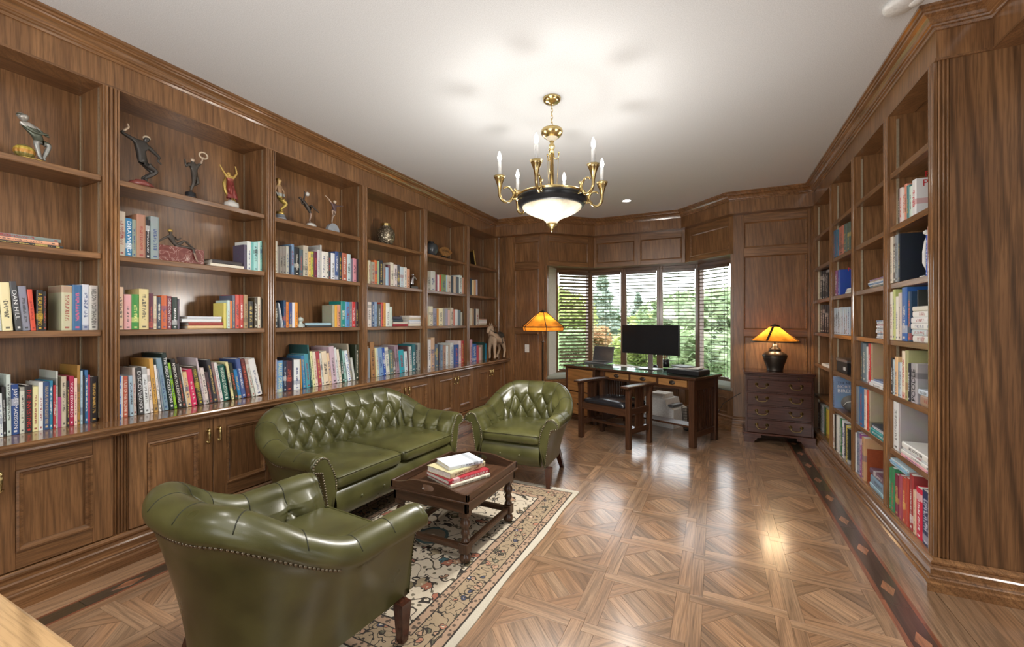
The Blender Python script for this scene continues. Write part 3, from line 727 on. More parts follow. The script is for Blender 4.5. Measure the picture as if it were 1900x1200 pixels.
    for sx in (-1, 1):
        m = MB(); b, t = .017, .027; x = sx * (a - .01); y = yf - .03
        P = [[(x + dx * w_, y + dy * w_, z) for dx, dy in ((-1, -1), (1, -1), (1, 1), (-1, 1))] for w_, z in ((b, .0128), (t, .18))]
        m.add(P[0] + P[1], [(0, 1, 5, 4), (1, 2, 6, 5), (2, 3, 7, 6), (3, 0, 4, 7), (3, 2, 1, 0), (4, 5, 6, 7)]); m.build('leg', 'mahogany_z', root)
        m = MB(); x = sx * (a - .09); y = yc - yb * .62
        P = [[(x + ox + dx * w_, y + oy + dy * w_, z) for dx, dy in ((-1, -1), (1, -1), (1, 1), (-1, 1))] for w_, z, ox, oy in ((.017, 0., sx * .03, -.06), (.027, .18, 0, 0))]
        m.add(P[0] + P[1], [(0, 1, 5, 4), (1, 2, 6, 5), (2, 3, 7, 6), (3, 0, 4, 7), (3, 2, 1, 0), (4, 5, 6, 7)]); m.build('leg', 'mahogany_z', root)
# chair facing the camera, right of the sofa
RUGZ = .012
c1 = thing('tub_armchair', 'green buttoned leather tub armchair between the coffee table and the desk', 'armchair', (-1.565, 3.515, 0), PI + math.radians(3), 'green leather seating')
tub_seat(c1, .335, .34, -.02, .31, 2.5, .16, (.30, .70), 1, (.22, .78))
c2 = thing('tub_armchair', 'green leather tub armchair in the foreground, seen from behind', 'armchair', (-1.545, 1.175, 0), math.radians(-5), 'green leather seating')
tub_seat(c2, .335, .34, -.02, .31, 2.5, .16, (.30, .70), 1, (.22, .78))
sf = thing('tub_sofa', 'two-seat green buttoned leather sofa against the left cabinets', 'sofa', (-2.335, 2.42, 0), math.radians(-93), 'green leather seating')
tub_seat(sf, .645, .36, -.03, .31, 3.4, .155, (.30, .76), 2, (.10, .90))
# ================================================================== RUG
def rug_material():
    t = NT('rug'); b = t.bsdf((.6, .5, .4), .95); tc = t.n('TexCoord'); sp = t.n('SeparateXYZ'); t.l(tc.outputs['Object'], sp.inputs[0])
    HX, HY = .70, 1.01
    ax = t.math('SUBTRACT', HX, t.math('ABSOLUTE', sp.outputs[0])); ay = t.math('SUBTRACT', HY, t.math('ABSOLUTE', sp.outputs[1]))
    e = t.math('MINIMUM', ax, ay)
    def band(a, b_): return t.math('MULTIPLY', t.math('GREATER_THAN', e, a), t.math('LESS_THAN', e, b_))
    # field: ivory with dark vines, leaves and coloured rosettes
    ns = t.n('TexNoise', i_Scale=7., i_Detail=1.5, i_Distortion=.9); t.l(tc.outputs['Object'], ns.inputs['Vector'])
    vine = t.math('LESS_THAN', t.math('ABSOLUTE', t.math('SUBTRACT', ns.outputs['Fac'], .5)), .016)
    vo = t.n('TexVoronoi', i_Scale=9.5); t.l(tc.outputs['Object'], vo.inputs['Vector'])
    wob = t.n('TexNoise', i_Scale=38., i_Detail=1.); t.l(tc.outputs['Object'], wob.inputs['Vector'])
    dist = t.math('ADD', vo.outputs['Distance'], t.math('MULTIPLY', t.math('SUBTRACT', wob.outputs['Fac'], .5), .55))
    fl_ring = t.math('LESS_THAN', dist, .35); fl_in = t.math('LESS_THAN', dist, .275); fl_c = t.math('LESS_THAN', dist, .07)
    pal = t.ramp([(0., (.34, .13, .08)), (.3, (.16, .13, .07)), (.5, (.40, .24, .15)), (.66, (.05, .12, .14)), (.8, (.34, .27, .17)), (1., (.30, .12, .09))], 'CONSTANT'); sc_ = t.n('SeparateColor'); t.l(vo.outputs['Color'], sc_.inputs[0]); t.l(sc_.outputs[0], pal.inputs[0])
    vo2 = t.n('TexVoronoi', i_Scale=26.); t.l(tc.outputs['Object'], vo2.inputs['Vector']); lf = t.math('LESS_THAN', t.math('ADD', vo2.outputs['Distance'], t.math('MULTIPLY', wob.outputs['Fac'], .7)), .585)
    ivory = (.60, .52, .40); dark = (.035, .028, .022)
    col = t.mix(vine, ivory, dark); col = t.mix(t.math('MULTIPLY', lf, .85), col, (.09, .075, .045)); col = t.mix(fl_ring, col, dark); col = t.mix(fl_in, col, pal.outputs[0]); col = t.mix(fl_c, col, (.55, .45, .32))
    # medallion under the table
    mx = t.n('VectorMath', operation='DISTANCE'); t.l(tc.outputs['Object'], mx.inputs[0]); mx.inputs[1].default_value = (.06, -.06, 0.012)
    md = mx.outputs['Value']
    col = t.mix(t.math('LESS_THAN', md, .105), col, (.05, .09, .09)); col = t.mix(t.math('LESS_THAN', md, .085), col, (.20, .15, .10)); col = t.mix(t.math('LESS_THAN', md, .02), col, (.5, .4, .3))
    # borders
    vb = t.n('TexVoronoi', i_Scale=17.); t.l(tc.outputs['Object'], vb.inputs['Vector']); db = t.math('ADD', vb.outputs['Distance'], t.math('MULTIPLY', t.math('SUBTRACT', wob.outputs['Fac'], .5), .6))
    pal2 = t.ramp([(0., (.40, .19, .12)), (.35, (.12, .11, .07)), (.6, (.06, .07, .12)), (.8, (.45, .28, .18)), (1., (.2, .16, .09))], 'CONSTANT'); s2 = t.n('SeparateColor'); t.l(vb.outputs['Color'], s2.inputs[0]); t.l(s2.outputs[0], pal2.inputs[0])
    bc = t.mix(t.math('LESS_THAN', db, .34), (.36, .27, .17), dark); bc = t.mix(t.math('LESS_THAN', db, .26), bc, pal2.outputs[0]); bc = t.mix(t.math('LESS_THAN', db, .09), bc, (.6, .5, .36))
    nb = t.n('TexNoise', i_Scale=24., i_Detail=1.); t.l(tc.outputs['Object'], nb.inputs['Vector']); bc = t.mix(t.math('LESS_THAN', t.math('ABSOLUTE', t.math('SUBTRACT', nb.outputs['Fac'], .5)), .022), bc, dark)
    col = t.mix(t.math('LESS_THAN', e, .252), col, bc)
    # guard stripes with a fine chequer
    vg = t.n('TexVoronoi', i_Scale=42.); t.l(tc.outputs['Object'], vg.inputs['Vector']); g = t.mix(t.math('LESS_THAN', vg.outputs['Distance'], .36), (.40, .27, .18), (.10, .07, .05))
    for a0, a1 in ((.045, .083), (.205, .243)): col = t.mix(band(a0, a1), col, g)
    for a0, a1 in ((.036, .045), (.083, .089), (.199, .205), (.243, .252)): col = t.mix(band(a0, a1), col, dark)
    col = t.mix(t.math('LESS_THAN', e, .036), col, (.55, .50, .40))
    fi = t.n('TexNoise', i_Scale=420., i_Detail=1.); t.l(tc.outputs['Object'], fi.inputs['Vector']); col = t.mix(.35, col, fi.outputs['Fac'], 'OVERLAY')
    t.l(col, b.inputs['Base Color']); bp = t.n('Bump', i_Strength=.5, i_Distance=.002); t.l(fi.outputs['Fac'], bp.inputs['Height']); t.l(bp.outputs[0], b.inputs['Normal'])
rug_material()
m = MB(); NXr, NYr = 28, 40; P = []
def rugz(x, y): return .009 + .0012 * math.sin(x * 9 + y * 4)
def rugx(x, y): return x + (.006 * math.sin(y * 7.) if abs(x) > .69 else 0)
P = [[(rugx(-.70 + 1.4 * i / NXr, -1.01 + 2.02 * j / NYr), -1.01 + 2.02 * j / NYr, rugz(i, j * .1)) for j in range(NYr + 1)] for i in range(NXr + 1)]
m.grid(P)
edge = [P[i][0] for i in range(NXr + 1)] + [P[NXr][j] for j in range(1, NYr + 1)] + [P[i][NYr] for i in range(NXr - 1, -1, -1)] + [P[0][j] for j in range(NYr - 1, 0, -1)]
m.grid([[e, (e[0], e[1], 0.001)] for e in edge], closed_u=True, smooth=False)
rug = thing('oriental_rug', 'ivory oriental rug with floral border under the coffee table', 'rug', (-1.685, 2.28, 0))
m.build('pile', 'rug', rug)
m = MB()
for k in range(230):
    x = -.69 + 1.38 * k / 229
    for sg in (-1, 1):
        j = random.uniform(-.004, .004); m.box(x - .0018, x + .0018, min(sg * 1.008, sg * (1.035 + j)), max(sg * 1.008, sg * (1.035 + j)), .001, .004)
f_ = m.build('fringe', 'paper', rug); f_['kind'] = 'stuff'
# ================================================================== COFFEE TABLE
ct = thing('coffee_table', 'dark wooden tray-top coffee table with turned legs on the rug', 'table', (-1.50, 2.325, .0118))
hx, hy = .272, .32; RIM = .40
m = MB(); m.box(-hx - .006, hx + .006, -hy - .006, hy + .006, .345, .357, .003); m.build('tray_bottom', 'table_y', ct)
for sx in (-1, 1):
    m = MB(); m.box(min(sx * hx, sx * (hx - .016)), max(sx * hx, sx * (hx - .016)), -hy, hy, .357, RIM, .003); m.build('tray_side', 'table_y', ct)
for sy in (-1, 1):      # curved ends with hand holes
    N = 44; topz = lambda x: RIM - .004 + .030 * smooth01((.24 - abs(x)) / .17)
    xs = [-hx + .0 + 2 * hx * k / N for k in range(N + 1)]
    outer = [(x, topz(x)) for x in xs] + [(hx, .357), (-hx, .357)]
    hole = [(.030 * math.cos(t) * (1.), .394 + .018 * math.sin(t)) for t in [2 * PI * k / 24 for k in range(24)]]
    hole = [((x + math.copysign(.014, x)), z) for x, z in hole]
    bm = bmesh.new(); y0, y1 = sy * hy, sy * (hy - .016)
    ov = [bm.verts.new((x, y0, z)) for x, z in outer]; hv = [bm.verts.new((x, y0, z)) for x, z in hole]
    oe = [bm.edges.new((ov[i], ov[(i + 1) % len(ov)])) for i in range(len(ov))] + [bm.edges.new((hv[i], hv[(i + 1) % len(hv)])) for i in range(len(hv))]
    bmesh.ops.triangle_fill(bm, use_beauty=True, use_dissolve=False, edges=oe)
    r_ = bmesh.ops.extrude_face_region(bm, geom=bm.faces[:]); bmesh.ops.translate(bm, verts=[v for v in r_['geom'] if isinstance(v, bmesh.types.BMVert)], vec=(0, y1 - y0, 0))
    bmesh.ops.recalc_face_normals(bm, faces=bm.faces[:]); me = bpy.data.meshes.new('tray_end'); bm.to_mesh(me); bm.free(); me.materials.append(MATS['table_x']); link('tray_end', me, ct)
for q, nm in (((-hx + .012, hx - .012, -hy + .012, -hy + .032), 'apron'), ((-hx + .012, hx - .012, hy - .032, hy - .012), 'apron')): MB().box(*q, .285, .345, .002).build(nm, 'table_x', ct)
for q in ((-hx + .012, -hx + .032, -hy + .012, hy - .012), (hx - .032, hx - .012, -hy + .012, hy - .012)): MB().box(*q, .285, .345, .002).build('apron', 'table_y', ct)
LEG = [(0, 0), (.018, 0), (.030, .010), (.034, .024), (.030, .040), (.020, .050), (.020, .054)]
for sx in (-1, 1):
    for sy in (-1, 1):
        x, y = sx * (hx - .045), sy * (hy - .045); m = MB(); M = TR(x, y, 0)
        m.lathe(LEG, 20, M); m.box(-.028, .028, -.028, .028, .054, .112, .003, M)
        m.lathe([(.018, .112), (.026, .118), (.026, .124), (.016, .132), (.019, .150), (.026, .165), (.020, .182), (.017, .190), (.027, .200), (.031, .216), (.027, .232), (.018, .242), (.024, .250), (.024, .256), (.018, .260)], 20, M)
        m.box(-.028, .028, -.028, .028, .258, .345, .003, M); m.build('leg', 'table_z', ct)
for sy in (-1, 1): MB().box(-hx + .07, hx - .07, sy * (hy - .045) - .017, sy * (hy - .045) + .017, .066, .098, .006).build('stretcher', 'table_x', ct)
for sx in (-1, 1): MB().box(sx * (hx - .045) - .017, sx * (hx - .045) + .017, -hy + .07, hy - .07, .066, .098, .006).build('stretcher', 'table_y', ct)
# ================================================================== CHANDELIER
CH = (-1.05, 2.85)
ch = thing('chandelier', 'brass chandelier with six horn arms and an alabaster bowl', 'chandelier', (CH[0], CH[1], 0))
MB().lathe([(.0, 2.905), (.012, 2.905), (.02, 2.912), (.045, 2.918), (.060, 2.930), (.064, 2.945), (.064, 2.95)], 28).build('ceiling_canopy', 'brass', ch)
m = MB()
for k in range(7):
    z = 2.902 - k * .0245; a = 0 if k % 2 else PI / 2
    m.tube([(.007 * math.cos(t) * math.cos(a), .007 * math.cos(t) * math.sin(a), z - .012 + .017 * math.sin(t)) for t in [2 * PI * q / 14 for q in range(15)]], .002, 6)
m.build('chain', 'brass', ch)
MB().lathe([(.010, 2.735), (.03, 2.735), (.072, 2.728), (.078, 2.715), (.074, 2.695), (.055, 2.675), (.045, 2.668)], 28, cap=False).build('crown_cup', 'brass', ch)
MB().lathe([(.052, 2.70), (.048, 2.675), (.030, 2.655), (.012, 2.645), (0, 2.643)], 24, cap=False).build('crown_glass', 'alabaster', ch)
m = MB(); m.lathe([(.013, 2.20), (.013, 2.56), (.018, 2.565), (.012, 2.58), (.022, 2.60), (.022, 2.615), (.012, 2.63), (.018, 2.645)], 18); m.build('stem', 'brass', ch)
m = MB()
for k in range(3):
    a = k * 2 * PI / 3 + .5; c_, s_ = math.cos(a), math.sin(a)
    m.tube([(r * c_, r * s_, z) for r, z in ((.013, 2.56), (.02, 2.525), (.035, 2.518), (.047, 2.535), (.05, 2.56))], .004, 7); m.lathe([(0, 0), (.007, .004), (.006, .012), (0, .018)], 8, TR(.05 * c_, .05 * s_, 2.558))
    m.tube([(.05 * c_, .05 * s_, 2.56), (.03 * c_, .03 * s_, 2.24)], .0016, 5)
m.build('stem_ornament', 'brass', ch)
m = MB(); m.lathe([(.205, 2.262), (.243, 2.262), (.247, 2.252), (.243, 2.244)], 48, cap=False); m.build('gilt_rim', 'brass', ch)
m = MB(); m.lathe([(.215, 2.255), (.243, 2.248), (.247, 2.232), (.240, 2.205), (.226, 2.192), (.224, 2.182), (.208, 2.176), (.205, 2.19)], 48, cap=False); m.build('dark_band', 'black_plastic', ch)
m = MB(); m.lathe([(.212, 2.20), (.214, 2.185), (.205, 2.166), (.18, 2.147), (.14, 2.126), (.10, 2.110), (.065, 2.094), (.045, 2.076), (.037, 2.060), (.036, 2.056), (0, 2.055)], 48, cap=False); m.build('alabaster_bowl', 'alabaster', ch)
m = MB(); m.lathe([(0, 2.0), (.006, 2.003), (.011, 2.012), (.005, 2.02), (.012, 2.026), (.018, 2.034), (.024, 2.044), (.038, 2.05), (.040, 2.058), (.034, 2.062)], 24); m.build('finial', 'old_brass', ch)
va = math.atan2(-CH[1], -CH[0])
for k in range(6):
    a = va + math.radians(-15 + 60 * k) ; M = TR(0, 0, 0, a)
    m = MB(); R0 = .375
    pts = []; rad = []
    for q in range(7): t = q / 6; pts.append((R0, 0, 2.375 - .12 * t)); rad.append(.030 * (1 - t) ** 2.2 + .0105 + .003 * (1 - t))
    rc = .052
    for q in range(1, 29):
        t = q / 28; an = -t * PI * 1.72; rr_ = rc * (1 - .22 * t); pts.append((R0 - rc + rr_ * math.cos(an), 0, 2.255 + rr_ * math.sin(an) * 1.15)); rad.append(.0105 - .0045 * t)
    m.tube(pts, rad, 10, M)
    m.tube([(R0 - .105, 0, 2.235), (.30, 0, 2.225), (.25, 0, 2.222), (.235, 0, 2.225)], [.006, .008, .008, .007], 8, M)
    m.tube([(.262, 0, 2.225), (.268, 0, 2.27), (.262, 0, 2.292)], [.005, .006, .011], 8, M)
    m.lathe([(.032, .0), (.036, .003), (.034, .006), (.010, .007)], 20, M @ TR(R0, 0, 2.372)); arm = m.build('horn_arm', 'brass', ch)
    MB().lathe([(.0125, 2.372), (.0125, 2.475), (.010, 2.478), (0, 2.478)], 14, M @ TR(R0, 0, 0)).build('candle_sleeve', 'white_plastic', arm)
    MB().lathe([(.006, 2.478), (.0125, 2.492), (.0145, 2.505), (.011, 2.525), (.005, 2.542), (0, 2.552)], 14, M @ TR(R0, 0, 0)).build('bulb', 'bulb_glow', arm)
    ld = bpy.data.lights.new('candle_lamp', 'POINT'); ld.energy = CANDLE_W; ld.shadow_soft_size = .03; ld.color = (1., .96, .90)
    lo = bpy.data.objects.new('candle_lamp', ld); COL.objects.link(lo); lo.parent = ch; lo.location = (M @ Vector((R0, 0, 2.60)))
ld = bpy.data.lights.new('bowl_lamp', 'POINT'); ld.energy = BOWL_W; ld.shadow_soft_size = .14; ld.color = (1., .96, .90)
lo = bpy.data.objects.new('bowl_lamp', ld); COL.objects.link(lo); lo.parent = ch; lo.location = (0, 0, 1.56)
ld = bpy.data.lights.new('bowl_downlight', 'SPOT'); ld.energy = BOWL_W * .9; ld.spot_size = 2.9; ld.spot_blend = .7; ld.shadow_soft_size = .12; ld.color = (1., .96, .90)
lo = bpy.data.objects.new('bowl_downlight', ld); COL.objects.link(lo); lo.parent = ch; lo.location = (0, 0, 1.97)
# ================================================================== CHEST OF DRAWERS + LAMP
cf = thing('chest_of_drawers', 'dark mahogany four-drawer chest in the right back corner', 'chest', (.295, 5.55, 0))
CW, CD = .675, .43
MB().box(.014, CW - .014, .02, CD, .09, .775).build('carcass', 'mahogany_z', cf)
MB().box(-.004, CW + .004, -.012, CD, .778, .80, .004).build('top', 'mahogany_x', cf)
MB().box(.004, CW - .004, .0, CD, .762, .778, .003).build('top_moulding', 'mahogany_x', cf)
m = MB(); m.box(.018, CW - .018, .006, .024, .725, .755, .002); sl = m.build('slide_board', 'mahogany_x', cf)
for x in (.155, .525): MB().lathe([(.0, .014), (.007, .012), (.005, .004), (.008, 0)], 12, TR(x, .006, .742, 0, PI / 2)).build('slide_knob', 'old_brass', sl)
zs = [.575, .425, .275, .112]; hs = [.142, .142, .142, .155]
for z, h in zip(zs, hs):
    d = bpy.data.objects.new('drawer', None); COL.objects.link(d); d.parent = cf; d.empty_display_size = .05
    MB().box(.03, CW - .03, .006, .03, z, z + h - .006, .004).build('drawer_front', 'mahogany_x', d)
    for x in (.175, .50):
        m = MB()
        for dx in (-.052, .052): m.lathe([(0, .014), (.008, .012), (.006, .006), (.017, .003), (.018, 0)], 14, TR(x + dx, .006, z + h * .60, 0, PI / 2))
        m.tube([(x - .052, -.008, z + h * .6), (x - .05, -.014, z + h * .45), (x - .034, -.018, z + h * .34), (x, -.019, z + h * .31), (x + .034, -.018, z + h * .34), (x + .05, -.014, z + h * .45), (x + .052, -.008, z + h * .6)], .0042, 7); m.build('bail_pull', 'old_brass', d)
MB().box(-.006, CW + .006, -.010, CD, .088, .110, .004).build('base_moulding', 'mahogany_x', cf)
def bracket(x0, sg):
    return [(x0, 0), (x0 + sg * .10, 0), (x0 + sg * .105, .02), (x0 + sg * .125, .035), (x0 + sg * .13, .055), (x0 + sg * .17, .062), (x0 + sg * .17, .09), (x0, .09)]
for x0, sg in ((-.002, 1), (CW + .002, -1)):
    m = MB(); m.prism(bracket(x0, sg), 0, .02, Matrix.Translation((0, .012, 0)) @ Matrix.Rotation(PI / 2, 4, 'X')); m.build('bracket_foot', 'mahogany_x', cf)
    for ya_, yb_ in ((CD - .12, CD), (.013, .11)): MB().box(min(x0, x0 + sg * .02), max(x0, x0 + sg * .02), ya_, yb_, 0, .09).build('bracket_foot', 'mahogany_y', cf)
tl = thing('table_lamp', 'dark metal table lamp with amber mica shade on the chest', 'lamp', (.617, 5.76, .80))
MB().lathe([(0, 0), (.078, 0), (.082, .006), (.080, .012), (.088, .05), (.105, .10), (.120, .145), (.124, .160), (.122, .166), (.128, .172), (.128, .180), (.112, .200), (.075, .222), (.058, .230), (.064, .238), (.062, .246), (.050, .262), (.030, .280), (.024, .31), (.0, .312)], 36).build('base', 'bronze', tl)
MB().tube([(0, 0, .30), (0, 0, .53)], .008, 10).build('stem', 'bronze', tl)
MB().lathe([(.0, .555), (.006, .550), (.004, .538), (.010, .534), (.03, .531), (.05, .520), (.055, .510), (.0, .512)], 24).build('cap', 'bronze', tl)
shade = MB().lathe([(.046, .513), (.240, .345)], 48, cap=False, smooth=True).build('shade', 'amber_mica', tl)
m = MB(); m.lathe([(.237, .350), (.246, .346), (.248, .337), (.240, .335)], 48, cap=False)
for k in range(4): a = k * PI / 2 + .35 + PI / 4; m.box(.055, .302, -.012, .012, -.0015, .0015, 0, TR(0, 0, .549, a) @ Matrix.Rotation(math.atan2(.168, .194), 4, 'Y') @ TR(0, 0, 0.004))
m.build('shade_frame', 'bronze', shade)
MB().tube([(.06, -.05, .40), (.06, -.05, .27)], .002, 5).build('pull_chain', 'brass', tl)
def inner_light(par, z, w, n='lamp_bulb', col=(1., .72, .38)):
    for dx in (-.06, .06):
        ld = bpy.data.lights.new(n, 'POINT'); ld.energy = w; ld.shadow_soft_size = .03; ld.color = col
        lo = bpy.data.objects.new(n, ld); COL.objects.link(lo); lo.parent = par; lo.location = (dx, 0, z)
        MB().lathe([(.008, 0), (.02, .02), (.022, .035), (.012, .055), (0, .06)], 12, TR(dx * 1.5, 0, z - .03)).build('bulb', 'bulb_glow', par)
inner_light(tl, .40, 3.2)
p = onY(1007, 600, 5.45)
fl_ = thing('floor_lamp', 'bronze floor lamp with amber mica shade beside the window seat', 'lamp', (p.x, 5.45, 0))
MB().lathe([(0, 0), (.14, 0), (.14, .012), (.12, .02), (.03, .035), (.016, .05), (0, .05)], 30).build('base', 'bronze', fl_)
MB().lathe([(.0125, .04), (.0125, 1.08), (.02, 1.09), (.02, 1.10), (.010, 1.11), (.010, 1.46)], 14).build('pole', 'bronze', fl_)
sh = MB().lathe([(.055, 1.50), (.300, 1.300)], 6, cap=False, smooth=False).build('shade', 'amber_mica', fl_)
MB().lathe([(.298, 1.294), (.288, 1.245)], 6, cap=False, smooth=False).build('shade_skirt', 'amber_mica', sh)
m = MB(); m.lathe([(.302, 1.306), (.307, 1.300), (.302, 1.292)], 6, cap=False, smooth=False); m.lathe([(.291, 1.249), (.295, 1.243), (.288, 1.241)], 6, cap=False, smooth=False)
for k in range(6):
    a = k * PI / 3; m.tube([(.052 * math.cos(a), .052 * math.sin(a), 1.503), (.305 * math.cos(a), .305 * math.sin(a), 1.302)], .005, 6); m.tube([(.303 * math.cos(a), .303 * math.sin(a), 1.297), (.292 * math.cos(a), .292 * math.sin(a), 1.245)], .004, 6)
m.build('shade_frame', 'bronze', sh)
MB().lathe([(0, 1.545), (.006, 1.54), (.004, 1.525), (.02, 1.52), (.035, 1.51), (.058, 1.502), (.058, 1.495), (0, 1.495)], 20).build('cap', 'bronze', fl_)
for x, y in ((.045, -.06), (-.05, -.05)): MB().tube([(x, y, 1.30), (x, y, 1.21), (x, y, 1.205), (x, y, 1.195)], [.0015, .0015, .005, .004], 6).build('pull_chain', 'brass', fl_)
inner_light(fl_, 1.36, 2.4)
# ================================================================== DESK, FILE CABINET, ARMED BENCH
DA = math.radians(-25.0)
dk_ = thing('writing_desk', 'mission oak desk with slatted ends and glass top before the window', 'desk', (-1.405, 5.50, 0), DA)
DL, DD, DH = 1.335, .62, .765
MB().box(0, DL, 0, DD, DH - .028, DH, .004).build('desk_top', 'mission_x', dk_)
MB().box(.01, DL - .01, .01, DD - .01, DH, DH + .008).build('glass_sheet', 'desk_glass', dk_)
for x in (.03, DL - .095):
    for y in (.03, DD - .095): MB().box(x, x + .065, y, y + .065, 0, DH - .028, .004).build('leg', 'mission_z', dk_)
    MB().box(x + .012, x + .052, .095, DD - .095, .10, .165, .003).build('end_rail', 'mission_y', dk_)
    MB().box(x + .012, x + .052, .095, DD - .095, .62, DH - .028, .003).build('end_rail', 'honey_x' if False else 'mission_y', dk_)
    for k in range(8): y = .118 + k * (DD - .236 - .022) / 7; MB().box(x + .022, x + .042, y, y + .022, .165, .62).build('end_slat', 'mission_z', dk_)
MB().box(.095, DL - .095, DD - .07, DD - .045, .60, DH - .028).build('back_apron', 'mission_x', dk_)
w3 = (DL - .19 - .03) / 3
for k in range(3):
    x = .095 + .0075 + k * (w3 + .0075); d = bpy.data.objects.new('drawer', None); COL.objects.link(d); d.parent = dk_; d.empty_display_size = .05
    MB().box(x + .012, x + w3 - .012, .034, .06, .648, .722, .003).build('drawer_front', 'honey_x', d)
    m = MB(); xc = x + w3 / 2; m.lathe([(0, .006), (.036, .004), (.038, 0)], 20, TR(xc, .034, .686, 0, PI / 2) @ Matrix.Diagonal((1, .62, 1, 1))); m.tube([(xc - .028, .022, .692), (xc - .02, .014, .676), (xc + .02, .014, .676), (xc + .028, .022, .692)], .005, 7); m.build('ring_pull', 'bronze', d)
MB().box(.095, DL - .095, .04, .058, .625, .648, .002).build('front_rail', 'mission_x', dk_); MB().box(.095, DL - .095, .04, .058, .722, .738, .002).build('front_rail', 'mission_x', dk_)
for k in range(4): x = .095 + k * (w3 + .0075); MB().box(x, x + .0195, .036, .06, .63, .735).build('drawer_divider', 'mission_z', dk_)
MB().box(.06, DL - .06, .22, .42, .165, .187, .003).build('foot_shelf', 'mission_x', dk_)
# file cabinet
fc = thing('file_cabinet', 'oak two-drawer file cabinet at the left end of the desk', 'cabinet', (-1.405 - .60 * math.cos(DA), 5.50 - .60 * math.sin(DA), 0), DA)
MB().box(.0, .585, .0, .52, DH - .028, DH, .004).build('top', 'mission_x', fc); MB().box(.0, .585, .005, .51, DH, DH + .008).build('glass_sheet', 'desk_glass', fc)
MB().box(.03, .56, .03, .50, .05, DH - .028).build('carcass', 'mission_z', fc)
for x in (.03, .52): MB().box(x, x + .04, .015, .055, 0, DH - .028, .003).build('post', 'mission_z', fc)
for z0, z1 in ((.10, .40), (.415, .715)):
    d = bpy.data.objects.new('drawer', None); COL.objects.link(d); d.parent = fc; d.empty_display_size = .05
    MB().box(.075, .515, .012, .03, z0, z1, .004).build('drawer_front', 'honey_x', d)
    m = MB(); m.tube([(.27, .0, z0 + .16), (.275, -.012, z0 + .145), (.315, -.012, z0 + .145), (.32, .0, z0 + .16)], .005, 7); m.build('ring_pull', 'bronze', d)
m = MB(); m.prism([(.07, .05), (.52, .05), (.52, .10), (.46, .075), (.13, .075), (.07, .10)], 0, .018, Matrix.Translation((0, .032, 0)) @ Matrix.Rotation(PI / 2, 4, 'X')); m.build('base_rail', 'mission_x', fc)
# armed bench
BA = math.radians(-23.5)
b_ = thing('armed_bench', 'mission oak bench with flat arms and black leather seat at the desk', 'bench', (-1.475, 4.90, 0), BA)
BW, BD = .705, .455
for x in (0, BW - .052):
    for y in (0, BD - .052): MB().box(x, x + .052, y, y + .052, 0, .655, .003).build('leg', 'mission_z', b_)
    MB().box(x - .022, x + .074, -.055, BD + .05, .655, .68, .005).build('arm', 'mission_y', b_)
    MB().box(x + .012, x + .040, .052, BD - .052, .36, .43, .002).build('side_rail', 'mission_y', b_); MB().box(x + .012, x + .040, .052, BD - .052, .155, .215, .002).build('side_rail', 'mission_y', b_)
    for k in range(3): y = BD / 2 - .075 + k * .053; MB().box(x + .016, x + .036, y, y + .044, .215, .655).build('side_slat', 'mission_z', b_)
    for y, sg in ((0, 1), (BD - .052, -1)):
        xo = -1 if x == 0 else 1; xb = x if x == 0 else x + .052
        m = MB(); m.prism([(xb, .655), (xb + xo * .02, .655), (xb + xo * .016, .62), (xb, .53)], 0, .03, Matrix.Translation((0, y + .041, 0)) @ Matrix.Rotation(PI / 2, 4, 'X')); m.build('corbel', 'mission_z', b_)
for y in (.012, BD - .04): MB().box(.052, BW - .052, y, y + .028, .345, .425, .002).build('seat_rail', 'mission_x', b_)
MB().box(.04, BW - .04, BD / 2 - .025, BD / 2 + .025, .165, .195, .002).build('stretcher', 'mission_x', b_)
G = []
f_ = lambda w, e: math.copysign(abs(w) ** e, w)
for i in range(56):
    u_ = 2 * PI * i / 56; row = []
    for j in range(17):
        v_ = -PI / 2 + PI * j / 16; x = f_(math.cos(v_), .35) * f_(math.cos(u_), .22); y = f_(math.cos(v_), .35) * f_(math.sin(u_), .22); z = f_(math.sin(v_), .6)
        row.append((BW / 2 + x * (BW / 2 - .056), BD / 2 + y * (BD / 2 + .004), .445 + z * .03 + (.022 * (1 - x * x) if z > 0 else 0)))
    G.append(row)
MB().grid(G, closed_u=True).build('leather_seat', 'black_leather', b_)
# ================================================================== ON AND UNDER THE DESK
DT = DH + .008
def desk(x, y): return Vector((-1.405 + x * math.cos(DA) - y * math.sin(DA), 5.50 + x * math.sin(DA) + y * math.cos(DA), DT))
def deskpx(px, py): return onZ(px, py, DT)
pm = desk(.55, .36)
mo = thing('monitor', 'wide black computer monitor on a silver stand', 'monitor', pm, DA)
MB().box(-.405, .405, -.012, .012, .185, .555, .006).build('casing', 'black_plastic', mo); MB().box(-.398, .398, -.0135, -.0115, .195, .548).build('screen', 'screen', mo)
MB().box(-.035, .035, .012, .03, .005, .40, .004).build('stand_neck', 'steel', mo); MB().box(-.13, .13, -.09, .10, 0, .009, .004).build('stand_foot', 'steel', mo)
m = MB(); m.tube([(-.10, .02, .20), (-.115, .03, .12), (-.09, .06, .05), (-.07, .10, .006)], .003, 6); m.tube([(-.07, .02, .20), (-.07, .035, .1), (-.06, .08, .02)], .003, 6); m.build('cables', 'cord', mo)
pl_ = deskpx(1110, 673)
lp = thing('laptop', 'open grey laptop beside the monitor', 'laptop', (pl_.x, pl_.y, DT), DA + .12)
MB().box(-.17, .17, -.12, .11, 0, .016, .004).build('keyboard_base', 'grey_plastic', lp)
